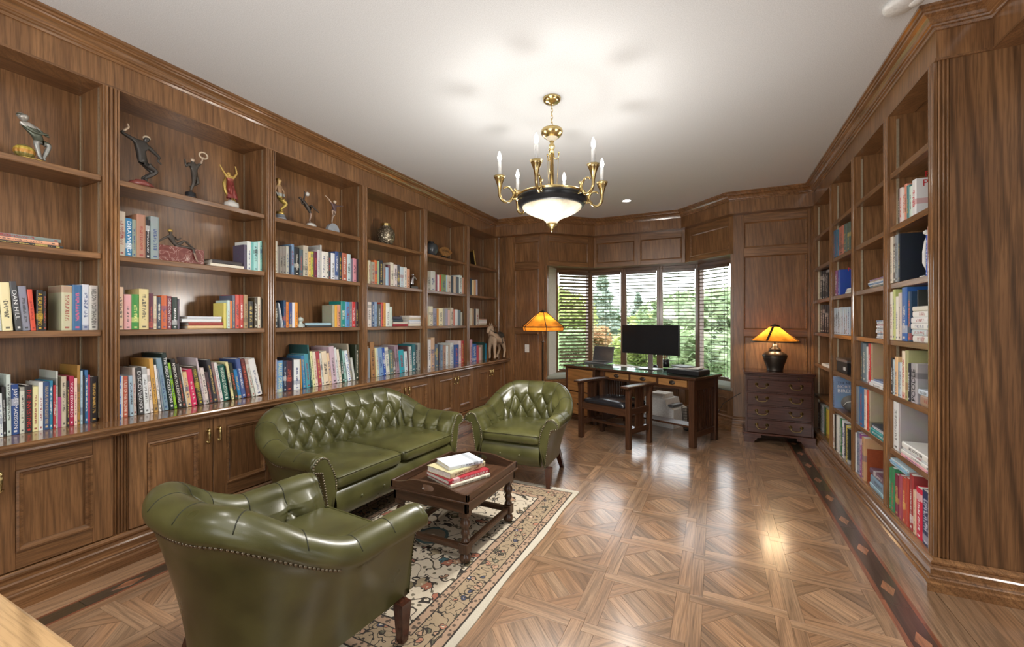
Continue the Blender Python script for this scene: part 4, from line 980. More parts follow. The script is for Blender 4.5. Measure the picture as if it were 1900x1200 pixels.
m = MB(); m.box(-.17, .17, -.004, .004, 0, .225, .004); ld_ = m.build('lid', 'grey_plastic', lp, (0, .11, .014), (math.radians(-14), 0, 0)); MB().box(-.16, .16, -.0055, -.0035, .014, .216).build('screen', plain('laptop_screen', (.05, .055, .065), .3), ld_)
MB().box(-.15, .15, -.015, .09, .0155, .0175).build('keys', 'black_plastic', lp)
pk = deskpx(1160, 679)
kb = thing('paper_pad', 'white desk pad of papers in front of the monitor', 'paper', (pk.x, pk.y, DT), DA)
for k, (dx, dy, r_) in enumerate(((0, 0, 0), (.03, .012, .05), (-.02, .008, -.04))): MB().box(-.17 + dx, .17 + dx, -.075 + dy, .075 + dy, k * .0015, k * .0015 + .0012, 0, TR(0, 0, 0, r_)).build('sheet', 'paper', kb)
p = deskpx(1215, 681)
mo_ = thing('computer_mouse', 'black computer mouse on the desk glass', 'mouse', (p.x, p.y, DT), DA)
G = [[(.032 * math.cos(u_) * math.cos(v_), .055 * math.sin(u_) * math.cos(v_), .032 * math.sin(v_)) for v_ in [PI / 2 * j / 8 for j in range(9)]] for u_ in [2 * PI * i / 24 for i in range(24)]]
MB().grid(G, closed_u=True).build('shell', 'black_plastic', mo_); MB().box(-.003, .003, .015, .035, .026, .034, .002).build('wheel', 'grey_plastic', mo_)
p = deskpx(1236, 681)
pc = thing('pen_cup', 'black pen cup holding scissors and pens', 'pen cup', (p.x, p.y, DT), DA)
MB().lathe([(0, 0), (.040, 0), (.043, .10), (.040, .10), (.037, .006), (0, .006)], 24, cap=False).build('cup', 'black_plastic', pc)
for k, (dx, dy, h, mt) in enumerate(((-.015, .01, .16, 'brass'), (.012, -.01, .15, 'white_plastic'), (.02, .012, .145, 'black_plastic'), (.0, .02, .155, 'grey_plastic'))): MB().tube([(dx * .5, dy * .5, .01), (dx * 2, dy * 2, h)], .004, 7).build('pen', mt, pc)
m = MB()
for sx in (-1, 1): m.tube([(-.02 + sx * .016 + .014 * math.cos(t), -.01, .145 + .022 * math.sin(t)) for t in [2 * PI * q / 16 for q in range(17)]], .0045, 6)
m.tube([(-.02, -.01, .03), (-.02, -.01, .128)], .005, 6); m.build('scissors', plain('orange_plastic', (.30, .06, .02), .4), pc)
p0, p1 = deskpx(1246, 684), deskpx(1300, 696)
bx_ = thing('document_tray', 'flat black document box with papers at the desk right end', 'box', desk(1.115, .26), DA)
MB().box(-.19, .19, -.13, .13, 0, .05, .004).build('box_body', 'black_plastic', bx_); MB().box(-.185, .185, -.125, .125, .05, .056, .002).build('box_lid', 'grey_plastic', bx_)
MB().box(-.11, .15, -.10, .09, .0, .010, 0, TR(.0, .01, .058, .12, .0, -.06)).build('papers', 'paper', bx_); MB().box(-.15, .05, -.08, .10, .0, .012, .002, TR(-.02, .0, .072, -.1, 0, .03)).build('folder', 'grey_plastic', bx_)
# printer, bin, cables
p = onZ(1232, 790, 0)
pr_ = thing('printer', 'white laser printer on the floor under the desk', 'printer', (p.x, p.y + .12, 0), DA)
m = MB(); m.prism([(-.20, 0), (.22, 0), (.22, .24), (.12, .28), (.10, .36), (-.20, .36)], -.17, .17, Matrix.Rotation(PI / 2, 4, 'X')); m.build('body', 'white_plastic', pr_)
MB().box(-.18, .05, -.14, .14, .36, .385, .006).build('scanner_lid', 'white_plastic', pr_); MB().box(-.16, .06, -.12, .12, .386, .42, .003, TR(0, 0, 0, .1)).build('paper_stack', 'paper', pr_)
MB().box(.13, .20, -.15, .10, .27, .30, .004).build('control_panel', 'grey_plastic', pr_); MB().box(-.17, .17, -.174, -.168, .05, .13, .002).build('paper_drawer', plain('printer_grey', (.55, .55, .54), .5), pr_)
p = onZ(1282, 806, 0)
wb_ = thing('waste_bin', 'black wire mesh waste bin behind the desk leg', 'bin', (p.x, p.y + .25, 0))
m = MB()
for k in range(28): a = 2 * PI * k / 28; m.tube([(.10 * math.cos(a), .10 * math.sin(a), .005), (.125 * math.cos(a), .125 * math.sin(a), .28)], .0022, 4)
for q in range(9): z = .005 + q * .034; r_ = .10 + .025 * z / .28; m.tube([(r_ * math.cos(t), r_ * math.sin(t), z) for t in [2 * PI * w_ / 28 for w_ in range(29)]], .0022, 4)
m.build('wire_mesh', 'black_plastic', wb_); MB().lathe([(0, 0), (.10, 0), (.10, .006), (0, .006)], 28).build('base', 'black_plastic', wb_)
m = MB(); m.tube([(.28, 5.90, .50), (.20, 5.93, .44), (.08, 5.85, .36), (-.05, 5.75, .10), (-.15, 5.65, .01)], .004, 6)
tag(m.build('power_cord', 'cord'), 'dark lamp cord running from the chest towards the desk', 'cord')
# ================================================================== FOREGROUND TABLE
ft = thing('oak_desk', 'light oak table corner in the lower left foreground', 'table', (-1.75, -.08, 0))
for ax in 'xz': wood('light_oak_' + ax, (.42, .24, .10), (.72, .50, .27), ax, rough=.2, coat=.5, cath=.25, streak=.3)
MB().box(-.75, .75, -.45, .45, .718, .75, .006).build('table_top', 'light_oak_x', ft)
for x in (-.66, .60):
    for y in (-.40, .34): MB().box(x, x + .06, y, y + .06, 0, .718, .003).build('leg', 'light_oak_z', ft)
for y in (-.38, .36): MB().box(-.60, .60, y, y + .02, .63, .718).build('apron', 'light_oak_x', ft)
# ================================================================== BOOKS
def book_material():
    t = NT('book_cover'); b = t.bsdf((.5, .5, .5), .42); oi = t.n('ObjectInfo'); tc = t.n('TexCoord'); sg = t.n('SeparateXYZ'); t.l(tc.outputs['Generated'], sg.inputs[0])
    at = t.n('Attribute', attribute_type='OBJECT', attribute_name='print_colour')
    so = t.n('SeparateXYZ'); t.l(tc.outputs['Object'], so.inputs[0])
    rnd = oi.outputs['Random']
    spine = t.math('LESS_THAN', so.outputs[1], .0035)
    cx_ = t.math('ABSOLUTE', t.math('SUBTRACT', sg.outputs[0], .5))
    line = t.math('LESS_THAN', cx_, t.math('ADD', .13, t.math('MULTIPLY', rnd, .14)))
    lo = t.math('ADD', .12, t.math('MULTIPLY', rnd, .2)); hi = t.math('ADD', .62, t.math('MULTIPLY', t.math('FRACT', t.math('MULTIPLY', rnd, 7.3)), .28))
    rng = t.math('MULTIPLY', t.math('GREATER_THAN', sg.outputs[2], lo), t.math('LESS_THAN', sg.outputs[2], hi))
    cv = t.n('CombineXYZ'); t.l(t.math('MULTIPLY', sg.outputs[0], 2.2), cv.inputs[0]); t.l(t.math('MULTIPLY', so.outputs[2], 150.), cv.inputs[2]); t.l(t.math('MULTIPLY', rnd, 90.), cv.inputs[1])
    ns = t.n('TexNoise', i_Scale=1., i_Detail=2., i_Roughness=.8); t.l(cv.outputs[0], ns.inputs['Vector'])
    ink = t.math('GREATER_THAN', ns.outputs['Fac'], .50)
    mask = t.math('MULTIPLY', t.math('MULTIPLY', spine, line), t.math('MULTIPLY', rng, ink))
    # publisher's mark near the foot, and a coloured band on some spines
    foot = t.math('MULTIPLY', t.math('MULTIPLY', t.math('GREATER_THAN', sg.outputs[2], .045), t.math('LESS_THAN', sg.outputs[2], .085)), t.math('MULTIPLY', spine, t.math('LESS_THAN', cx_, .2)))
    np_ = t.n('Attribute', attribute_type='OBJECT', attribute_name='no_print'); mask = t.math('MULTIPLY', mask, t.math('SUBTRACT', 1., np_.outputs['Fac']))
    mask = t.math('MAXIMUM', mask, foot)
    band = t.math('MULTIPLY', t.math('GREATER_THAN', t.math('FRACT', t.math('MULTIPLY', rnd, 13.7)), .66), t.math('LESS_THAN', t.math('ABSOLUTE', t.math('SUBTRACT', sg.outputs[2], t.math('FRACT', t.math('MULTIPLY', rnd, 3.9)))), .07))
    n2 = t.n('TexNoise', i_Scale=14., i_Detail=2.); t.l(tc.outputs['Object'], n2.inputs['Vector'])
    base = t.mix(.22, oi.outputs['Color'], n2.outputs['Color'], 'SOFT_LIGHT')
    col = t.mix(t.math('MULTIPLY', band, .45), base, at.outputs['Color']); col = t.mix(t.math('MULTIPLY', mask, .85), col, at.outputs['Color'])
    t.l(col, b.inputs['Base Color'])
book_material()
def flat_ink(h): return plain('ink_' + h, hexc(h), .6)
PALETTE = {'white': 'ececea', 'cream': 'e4dcc0', 'pale grey': 'c8c8c8', 'grey': '8c8c8c', 'charcoal': '3c3c40', 'black': '202020', 'red': 'c03030', 'dark red': '7c2830', 'maroon': '4c2830', 'pink': 'dca0a4', 'magenta': 'b02c5c', 'orange': 'e08030', 'rust': 'b05030', 'peach': 'e8c098', 'tan': 'c0a070', 'brown': '6c4c34', 'dark brown': '40302a', 'gold': 'd0b060', 'yellow': 'e4d050', 'pale yellow': 'ece4a8', 'olive': '84845c', 'lime green': '90c030', 'green': '3c8c4c', 'dark green': '1c443c', 'pale green': 'c4d4c4', 'mint': 'a0d4cc', 'teal': '2c8c94', 'pale blue': 'b4ccdc', 'light blue': '7ca8d0', 'blue': '3c6cb0', 'royal blue': '2448a0', 'navy': '283c5c', 'slate': '5c6878', 'lavender': 'a09cb8', 'purple': '74447c', 'mauve': 'c0a8b0', 'plum': '5c2c44'}
PALV = {k: hexc(v) for k, v in PALETTE.items()}
def colname(c):
    f = lambda x: x ** .45
    return min(PALV, key=lambda k: sum((f(a) - f(b)) ** 2 for a, b in zip(PALV[k], c)))
BOOKQ = []
def qbook(w, h, d, col, M, label, cat='book', group=None, name='book', title=None, cover_text=None, ink=None):
    lum = .3 * col[0] + .6 * col[1] + .1 * col[2]
    ic = hexc(ink) if ink else (random.choice([(.02, .02, .025), (.30, .03, .03), (.03, .06, .2), (.05, .05, .05)]) if lum > .22 else random.choice([(.75, .72, .62), (.62, .45, .12), (.8, .8, .8), (.55, .10, .06)]))
    BOOKQ.append(dict(w=w, h=h, d=d, col=col, M=M, label=label, cat=cat, group=group, name=name, title=title, ct=cover_text, ic=ic))
def book_shapes(w, h, d):
    """local: x thickness, y depth from the spine, z height"""
    t = min(.0024, w * .22); e = min(.004, w * .12); m = MB()
    m.prism([(0, d), (0, e), (w * .18, .0004), (w * .5, 0), (w * .82, .0004), (w, e), (w, d), (w - t, d), (w - t, t + e * .5), (t, t + e * .5), (t, d)], 0, h)
    return m, MB().box(t, w - t, t + e, d - .004, .003, h - .003)
def srgb_hex(c): return '%02x%02x%02x' % tuple(int(255 * min(1., 12.92 * x if x < .0031308 else 1.055 * x ** (1 / 2.4) - .055)) for x in c)
def make_book(q):
    w, h, d, col, ic = q['w'], q['h'], q['d'], q['col'], q['ic']
    r = thing(q['name'], q['label'], q['cat'], q['M'].to_translation(), 0, q['group']); r.rotation_euler = q['M'].to_3x3().to_euler()
    cm, pm_ = book_shapes(w, h, d); c = cm.build('cover', 'book_cover', r, None, None, False, col); c['print_colour'] = (ic[0], ic[1], ic[2])
    pm_.build('pages', 'paper', r, None, None, False)
    if q['title']:
        up = q['title'][0] == '^'; me = text_mesh(q['title'].lstrip('^'), 1., flat_ink(srgb_hex(ic)), .0)
        xs = [v.co.x for v in me.vertices]; ys = [v.co.y for v in me.vertices]; L = max(xs) - min(xs); Hh = max(ys) - min(ys)
        sx = min(.80 * h / L, 1.6 * w * .62 / Hh); sy = min(w * .62 / Hh, sx * 1.5); cx0, cy0 = (max(xs) + min(xs)) / 2, (max(ys) + min(ys)) / 2
        for v in me.vertices: x, y = (v.co.x - cx0) * sx, (v.co.y - cy0) * sy; v.co = (w / 2 - y, -.0006, h * .45 + x) if up else (w / 2 + y, -.0006, h * .52 - x)
        link('title_lettering', me, c); c['no_print'] = 1.0
    for body, u, z, size, inkh in (q['ct'] or ()):
        me = text_mesh(body, size, flat_ink(inkh), 0., 'LEFT')
        for v in me.vertices: v.co = (w + .0006, u + v.co.x, z + v.co.y)
        link('cover_lettering', me, c)
def flush_books(limit=300):
    def area(q):
        P = []
        for x in (0, q['w']):
            for y in (0, q['d']):
                for z in (0, q['h']):
                    p = q['M'] @ Vector((x, y, z)); dd = -p.x * ST + p.y * CT; rr = p.x * CT + p.y * ST; P.append((F * rr / dd, F * (p.z - CAMH) / dd))
        xs = [p[0] for p in P[:4]] ; ys = [p[1] for p in P]
        if max(p[0] for p in P) < -950: return 0
        return (max(p[0] for p in P) - min(p[0] for p in P)) ** .5 * (max(ys) - min(ys)) * max(1., q['w'] * F / (-q['M'].to_translation().x * ST + q['M'].to_translation().y * CT))
    bk = sorted([q for q in BOOKQ if q['name'] == 'book'], key=lambda q: -area(q)); keep = set(id(q) for q in bk[:limit])
    V = []; Fc = []; C = []
    for q in BOOKQ:
        if q['name'] != 'book' or id(q) in keep: make_book(q); continue
        for m, c in zip(book_shapes(q['w'], q['h'], q['d']), (q['col'], (.72, .68, .6))):
            o = len(V); V += [tuple(q['M'] @ Vector(p)) for p in m.v]; Fc += [tuple(i + o for i in f) for f in m.f]; C += [c] * len(m.v)
    me = bpy.data.meshes.new('distant_books'); me.from_pydata(V, [], Fc); ca = me.color_attributes.new('tone', 'FLOAT_COLOR', 'POINT'); ca.data.foreach_set('color', [x for c in C for x in (*c, 1.)])
    t = NT('distant_book_covers'); b = t.bsdf((.5, .5, .5), .5); at = t.n('VertexColor', layer_name='tone'); tc = t.n('TexCoord'); ns = t.n('TexNoise', i_Scale=90., i_Detail=2.); t.l(tc.outputs['Object'], ns.inputs['Vector'])
    t.l(t.mix(.35, at.outputs['Color'], ns.outputs['Color'], 'SOFT_LIGHT'), b.inputs['Base Color']); me.materials.append(t.m)
    tag(link('distant_books', me), 'small far-off books filling the gaps on the distant shelves', 'books', None, 'stuff')
    print('books', len(bk), len(BOOKQ))
BX = -3.145
SHN = {'A': 'top shelf', 'B': 'second shelf', 'C': 'third shelf', 'D': 'counter ledge'}
BAYS = ['nearest bay', 'second bay', 'third bay', 'fourth bay', 'fifth bay', 'farthest bay']
def left_row(bay, sh, data, start_n=0):
    z = SHZ[sh] + .0008; items = data.split(';'); x = float(items[0]); n = start_n; Y = lambda px: onX(px, 600, BX).y
    lim = (DIV[bay + 1] - PW / 2 if bay < 5 else 5.985) - .006; last = float(items[-1].split(',')[0]); y0 = max(Y(x), DIV[bay] + PW / 2 + .006); k_ = min(1., (lim - y0) / (Y(last) - y0))
    yx = Y(x); yof = lambda px: y0 + (Y(px) - yx) * k_
    prev = None
    for it in items[1:]:
        f = it.strip().split(',')
        if len(f) == 1: x = float(f[0]); prev = None; continue
        xr, top, hx = float(f[0]), float(f[1]), f[2]; shift = float(f[3]) if len(f) > 3 and f[3] else 0.; title = f[4] if len(f) > 4 and f[4] else None; ink = f[5] if len(f) > 5 else None
        ya, yb = yof(x), yof(xr); h = onX((x + xr) / 2 + shift, top, BX).z - z
        phi = max(0., math.atan2(ya - yof(x + shift), h)) if shift else 0.; hh = h / math.cos(phi)
        if prev:
            r_, p_, h_ = prev; hc = min(h_ * math.cos(p_), h)
            need = r_ + hc * (math.tan(phi) - math.tan(p_)) if phi > p_ else r_
            ya = max(ya, need)
        w = max(.005, (yb - ya) * math.cos(phi) - .001); n += 1
        prev = (ya + w / math.cos(phi) + .0004, phi, hh)
        d = min(.243, min(.235, max(.12, hh * .70)) * random.uniform(.94, 1.04))
        col = hexc(hx); size = 'tall ' if hh > .29 else ('small ' if hh < .2 else '')
        lab = f"{size}{colname(col)} book, {ORD[n - 1]} from left on {SHN[sh]}, {BAYS[bay]}, left bookcase"
        M = Matrix.Translation((BX + random.uniform(-.006, .002), ya, z + w * math.sin(phi) * 0)) @ Matrix.Rotation(PI / 2, 4, 'Z') @ Matrix.Rotation(-phi, 4, 'Y')
        if phi: M = Matrix.Translation((0, 0, 0.0004)) @ M
        qbook(w, hh, d, col, M, lab, 'book', 'books on the left bookcase', 'book', title, None, ink)
        x = xr
    return n
def flat_stack(bay, sh, data, where, X=BX, right=False, zs=None, word=None):
    """data: px0,px1,thickness_mm,hex;...  from the bottom up"""
    z = (zs if zs is not None else SHZ[sh]) + .0008; items = [i.split(',') for i in data.split(';')]; N = len(items)
    for k, f in enumerate(items):
        ya, yb = onX(float(f[0]), 600, X).y, onX(float(f[1]), 600, X).y; th = float(f[2]) / 1000; col = hexc(f[3])
        if ya > yb: ya, yb = yb, ya
        if not right: yb = min(yb, (DIV[bay + 1] - PW / 2 if bay < 5 else 5.985) - .007)
        if right: ya = max(ya, RDIV[bay] + (.05 if bay == 0 else .078) + .006); yb = min(yb, RDIV[bay + 1] - .006)
        h = yb - ya; d = min(.24, h * .75)
        posn = 'only one' if N == 1 else ('lowest' if k == 0 else ('topmost' if k == N - 1 else ORD[k] + ' from bottom'))
        lab = f"{colname(col)} {word or 'book'} lying flat, {posn} of pile {where}".replace(' lying flat', '' if 'disc' in (word or '') else ' lying flat')
        fbook(th, h, d, col, X, ya, z, lab, 1 if right else -1, (word or 'book').replace(' ', '_'))
        z += th + .0006
def fbook(th, h, d, col, X, ya, z, lab, sg, name):
    """lying flat: spine towards the room, long side along Y"""
    X = X + sg * random.uniform(0, .008)
    if sg < 0: M = Matrix(((0, -1, 0, X), (0, 0, -1, ya + h), (1, 0, 0, z), (0, 0, 0, 1)))
    else: M = Matrix(((0, 1, 0, X), (0, 0, 1, ya), (1, 0, 0, z), (0, 0, 0, 1)))
    qbook(th, h, d, col, M, lab, name.replace('_', ' '), 'books lying flat', name)
flat_stack(0, 'B', '-60,118,14,2c2c2c;-60,109,16,dca080;-60,115,18,7c8480', 'on second shelf, nearest left bay')
left_row(0, 'C', '-30;-8,530,a0a4a8,-8;7,540,c8d0cc,-8;28,524,ece0b0,-8;46,522,4a4a4c,-13,DAN HILL,e8e8e8;62.5,531,8a8a98,-10;72.5,537,d8543c,-8;86,538,2a2624,0,A BEAUTIFUL MIND,d8b030;92,541,2c2420;120;141,530,c4c0a0;160,529,3f6a94,0,,d86080;174,528,ccd0d8;191,530,c4c0b8,0,NELSON YOUTHANDEN,303030')
left_row(0, 'D', '-25;-8,700,9cacb4,-2;0,712,5c3c3c,-2;8,730,dce4e4,-3;15,718,2c2a2a,-3,QUINN HERITAGE,e0e0e0;24,695,c8d4cc,-2;40,713,2c4a84,-2,JAMES MADISON,e8e8e8;50,718,d4d4c4;64,714,2c2828,0,THE INVESTING,d03030;76,717,e8e0a8;85,709,e8e8e4;97,708,34507c,0,THE FUTURE OF THE INTELLIGENT MIND,d8c090;104,706,2f86a8;109,714,b83a40;113,688,c0c4bc;120,736,a8487c,0,,f0d0e0;130,698,c8bca4;135,706,2a2826;144,697,b02c50,0,VICKI EDWARDS,f0e0e8;150,701,e8c8b8;156,677,a47c3c;160,687,b4ccd8;164,696,222428;171,686,3a6c9c;175,695,b83058;190,698,2c2828,0,,d8b060')
left_row(1, 'B', '219.5;233.6,392,c8bca8;246,405,2c78a4,0,DRAWING,e8f0f4;254,407,8c9484;271,398,a87c64;280,408,241c20;296,402,8c9898')
flat_stack(1, 'B', '391,453,22,e8e0cc;395,450,26,3c3434', 'on second shelf, second left bay')
left_row(1, 'B', '453.5;460,454,5c5468;469,448,e4e8e4;473.8,449,70b4b0;484,450,a4d8d4;488,449,e0ece8;493.5,448,90d0c4', 6)
left_row(1, 'C', '219;231,532,e4c4a4;245,546,e0a8a8;259,546,3c8c3c,0,,e8e890;277,536,d8c890;285.5,544,5c2838;292,549,d8ccb0;300,551,343c4c;311,548,c86030;320,549,7c3844,0,DISCONTENT,e8e0e0;330,551,1c3028;334.5,554,6c6470')
flat_stack(1, 'C', '349,415,21,e0c090;351,415,21,9c3c30;339,412,21,e8ecec;349,412,18,d8dce4', 'on third shelf, second left bay')
left_row(1, 'C', '416;422,562,e0d070;428,557,c8dcd4;433,558,e08040;439,548,5c6478;448,547,d05040;456,547,b83830,0,,f0e8e0;465,547,a88c60;476.5,559,242420;483,552,4c4030;489,551,dcd4c0;493,554,4a483c', 11)
left_row(1, 'D', '219;226,697,3c6cc0;230,697,e8e8e0;240.5,698,c86850,0,TALES OF THE BAZAAR,f0e0d0;251,697,a4bccc,-3;257.5,682,c4b8b0,-3;272,682,383838,-6,DISCOVERING,d8d8d8;284,681,e0e4e4,-7;291,684,e8dcd4,-8;300,665,d0a050,-11;306,677,e8e4e0,-11;311,684,8c949c,-12;322,665,7c98a8,-15;332,655,1c2c28,-17,THE GREAT COLLECTORS,f0f0f0;338,673,90c030,-14;348,666,241f1c,-16,AMERICAN FOLK PAINTING,e8e4dc;355,675,3a3632,-14;357.5,680,d4d0c8,-14;367,690,e0c090,-11;378,685,d03060,-12;389.5,680,4c4434,-15,MORE THAN ART DECO,c8b840;393,664,c8bcc0,-17;400,682,dcd0c8,-12;409,690,4c3c40,-11;417.5,667,34343a,-15;422.5,672,8c7470,-14;428.5,672,e0dcd8,-14;441.7,677,0c5448,-12,MARRIAGE CUSTOMS,d8e8d8;444,678,24241c,-12;449.5,671,e0d8a0,-13;457,673,2c3424,-13;464,685,2878b0,-10;473,665,44588c,-13;481,665,64302c,-13;489,665,c8ccc0,-15;503,666,e0e0dc,-16')
left_row(2, 'B', '510;516,447,e0dccc;520,457,8c847c;526,457,90887e;532.5,457,8c847c;538,457,c0beb0;541.7,456,2c3c54;548,453,7c9cbc;557.5,459,24282c;564.3,463,54646c;574,456,c0b8a4;579,467,e8c078;585,467,c0c04c;591,467,6c2c48;596,464,d4d0d0;599,455,c4c4c0;607.5,467,ece8e0;612.5,468,e0dcd0;617.5,469,3c444c;625,470,e8ecf0;631,467,3c5890;638,468,2c3440,0,,e0c040;647.5,470,b0644c;655,472,c4d8dc;658,481,706c7c;664.7,480,d08c98;669,481,3c343c')
left_row(2, 'C', '510;516,562,2c343c;521,561,c8d4e0,-7;526.5,563,e0e0e0,-8;531.5,557,2c4c70;537,560,e08430;542.6,561,344c8c;547.7,561,e8e4e8;553.5,561,e89838')
flat_stack(2, 'C', '572,617,17,3c3c3c;567,615,20,a8ccdc', 'on third shelf, third left bay')
left_row(2, 'C', '618;622.5,566,b0b098;627.3,566,e8b040;634,565,d89878;643,559,1c8c84;651,560,4c8cc0;656,560,70747c;663.5,560,c83434;669,560,3c2428', 8)
left_row(2, 'D', '510;515.7,667,b4b0c0;526.8,669,70a4d4,0,BALLET DECO,e8e8a0;532.8,669,24344c,0,,e8e8e8;544,669,4c2830;547,664,2c3040;559,667,e4e8e8;563.5,666,c08c50,-2;571,660,3c7cac,-4;580,657,4c98a8,-5;584,640,2c5c5c,-8;589,652,e4e4ac,-7;595,653,e8dcc8,-6;601.5,652,a84850,-6;606,655,d4d8d0,-6;615.5,652,e4d4b8,-6;621,655,e0c4a0,-6;630.3,643,c8b0bc,-7;635.3,645,d8dcdc,-7;640,648,e4dcc8,-7;644.5,648,24483c,-6;649,651,9cc4bc,-6;656.8,651,e8f0f4,-8,ART NOW,2850b0;660,638,a8a08c,-8;664.8,664,c8ccc4,-6;671,639,343c2c')
left_row(3, 'B', '682;684.5,483,e8d48c;689,483,d8d0b8;695.7,486,a8a490;701,483,d87438;704,484,9cb48c;711,483,30343c;716,489,847c70;721.3,496,a8c4dc;725.5,491,7c5458;731.5,487,e0d8c4;737.7,491,e0d4d0;743,491,54545c;750,495,c4d4dc;755.5,496,e0dcd4;761,499,d8a080')
left_row(3, 'C', '682;690,560,e8e0d8;695,560,2c4468;701,560,8ca4c0;707.5,564,54544c;712,561,c84c3c;717,561,d89c30;724,562,e8ece4;728.7,569,c8d4c8')
flat_stack(3, 'C', '729.5,757,24,9c2c38;730,757,22,d8d0c0;730,748,30,344048;730,747,30,44404c', 'beside upright books, fourth left bay')
flat_stack(3, 'C', '759,784.5,30,e8e0d0;760,784,20,e8e4e4;760,784.5,18,d4dce8;760,783,26,c4b8a0;761,784,24,e8e0dc', 'at right end, fourth left bay')
left_row(3, 'D', '682;684.6,642,c0c8cc;688,646,8c949c;698.7,635,a4784c,-3;701.3,646,e0d8a8,-3;706,646,c8d4cc,-4;714.5,645,7c9cc0,-4;719.5,645,2450a4,-4;727,645,dcdccc,-4;733.7,649,5c7874,-3;738.3,652,6c5c50,-3;745.5,641,9c8490,-4;755.5,650,2ca0b0,-3;761.3,652,d0dce0,-2;764,642,5c4040,-2;769,643,c8ccc4,-2;776,638,2c6c74,0;780,640,3c4448;785.5,636,a4a49c')
left_row(4, 'B', '794;799.7,503,b4b0a0;808.6,503,c8c8c0;813,509,8c4858;816,510,e8e8e8;819.7,510,d05030;828.8,509.5,7c8c54;831.2,511,b8d0e0;838.4,511,ccc4b4;843.3,512,3c4450;848,513,c4b4a0;853,514,5c646c;859,511,d8e4e0;863,515,c89880')
left_row(4, 'C', '794;796.6,568,c8c0a0;804,568,e0d8bc;811.6,572,8c8ca0;815,573,c88838;822.5,572,e8e0b8;827.2,573,9c9c94;831.3,573,a4a0b0;836,575,dcb8b0;841.6,571,c8bca8;845,574,d08070;850.3,574,dce0e0;855,575,6c7c84;859,579,b4b4a4')
left_row(4, 'D', '795.5;800.7,630,e8e4e4;807.8,626,d0ac8c;814,638,5c6c7c;818,639,3c444c;822.6,640,7c94a8;828.5,641,a88470;833.2,641,e4ecec;836.5,640,b4a494;843.5,636,c8ccc8;852.6,639.5,1c4c94;857.4,632,e0d0cc;863,632,b03434')
left_row(5, 'B', '873;876.3,517,3c4854;880,520,d8c8a0;884,520,d8a070;886.8,519,a8acc0')
left_row(5, 'C', '872.5;877,572,ccc4b0;880,573,a88c6c;883.4,573,34343c;889,573,c8c4b8')
flat_stack(5, 'C', '890,903,30,c8bca4;890,904,22,e8e4e0;890,903.5,20,dcdcd8;890,903,20,c4a898', 'on third shelf, farthest left bay')
left_row(5, 'D', '872.5;877,630,c8a0b0;884.5,638,2c68b0;889,641,c04c58;893,644,d8c4b8;896,640,a89488;899.7,635,2c4c44;904,637,2c8cac;908,638,8c5c34')
# ------------------------------------------------------------------ right bookcase
RX = 1.019
RBN = ['nearest right bay', 'second right bay', 'third right bay', 'farthest right bay']
RSN = ['first shelf', 'second shelf', 'third shelf', 'fourth shelf', 'fifth shelf', 'sixth shelf', 'bottom']
def right_row(bay, lvl, data, n=0, kind='book', cat='book', dmax=.25):
    """px grows towards the camera"""
    z = (RSH[lvl] if lvl < 6 else RB) + .0008; items = data.split(';'); x = float(items[0]); far = RDIV[bay + 1] - .006; near = RDIV[bay] + (.05 if bay == 0 else .078)
    RX = min(1.075, max(1.018, onY(x, 600, far).x)) if n == 0 else 1.03
    prev = min(far, onX(x, 600, RX).y)
    for it in items[1:]:
        f = it.strip().split(',')
        xr, top, hx = float(f[0]), float(f[1]), f[2]; title = f[3] if len(f) > 3 and f[3] else None; ink = f[4] if len(f) > 4 and f[4] else None; ct_ = CT_TEXT.get(f[5]) if len(f) > 5 else None
        ya = prev; yb = max(near + .002, min(ya - .006, onX(xr, 600, RX).y)); w = max(.005, ya - yb - .001); h = max(.1, onX((x + xr) / 2, top, RX).z - z); n += 1; prev = yb
        h = min(h, (RSH[lvl - 1] - .04 - z) if lvl > 0 else 9)
        d = min(dmax, max(.13, h * .74)); col = hexc(hx); size = 'tall ' if h > .29 else ''
        lab = f"{size}{colname(col)} {kind}, {ORD[n - 1]} from left on {RSN[lvl]} of {RBN[bay]}"
        qbook(w, h, d, col, Matrix.Translation((RX + random.uniform(-.001, .005), ya, z)) @ Matrix.Rotation(-PI / 2, 4, 'Z'), lab, cat, 'books on the right bookcase', kind.replace(' ', '_'), title, ct_, ink)
        x = xr
    return n
CT_TEXT = {'pow': [('POWER', .040, .245, .050, 'c02028'), ('PRECE', .030, .195, .055, 'c02028')],
           'poodle': [('Poodle', .075, .20, .045, '181818')], 'birds': [('THE NEW', .02, .24, .030, '181818'), ('NORTH', .02, .205, .036, 'e8e0e0'), ('BIRDS', .02, .165, .046, 'f0f0f0')],
           'm': [('M', .06, .235, .05, 'd04050')], 'h': [('H', .07, .205, .04, '302820')]}
right_row(0, 1, '1664.7;1667.5,350,4c3c34;1673,349,e0d0cc,,d04030;1677.3,349,e8dcd4,,d06040;1681.4,342,e89880;1686,344,5c8c8c;1691,346,d4e4d8;1698.7,334,ececec,,c82838,pow')
right_row(0, 2, '1648.5;1655,440,d8ccb8;1660,437,5c4c40;1665,436,8c9498;1668,434,1c2430')
right_row(0, 2, '1716.5;1719.5,436,2850b0,,f0f0f0;1723,420,c89888;1729,421,e8dca8;1736,424,e4d0c0', 4)
right_row(0, 3, '1650;1656,542,e4dccc;1660.5,537,c0c880;1666,550,e8e4d8;1671.8,543,d0c4b8;1681.4,533,2c60a8;1688,541,24405c')
right_row(0, 4, '1651;1655,664,2c2828;1659,667,b4c4cc;1665,662,e8c090;1669,672,94a8b4;1672,672,c8d4dc;1678.5,651,ecdcc0,,c05050;1684.5,650,a8a878;1688,674,2c2c34;1700,674,a8a4a8,^POODLE,181818,poodle')
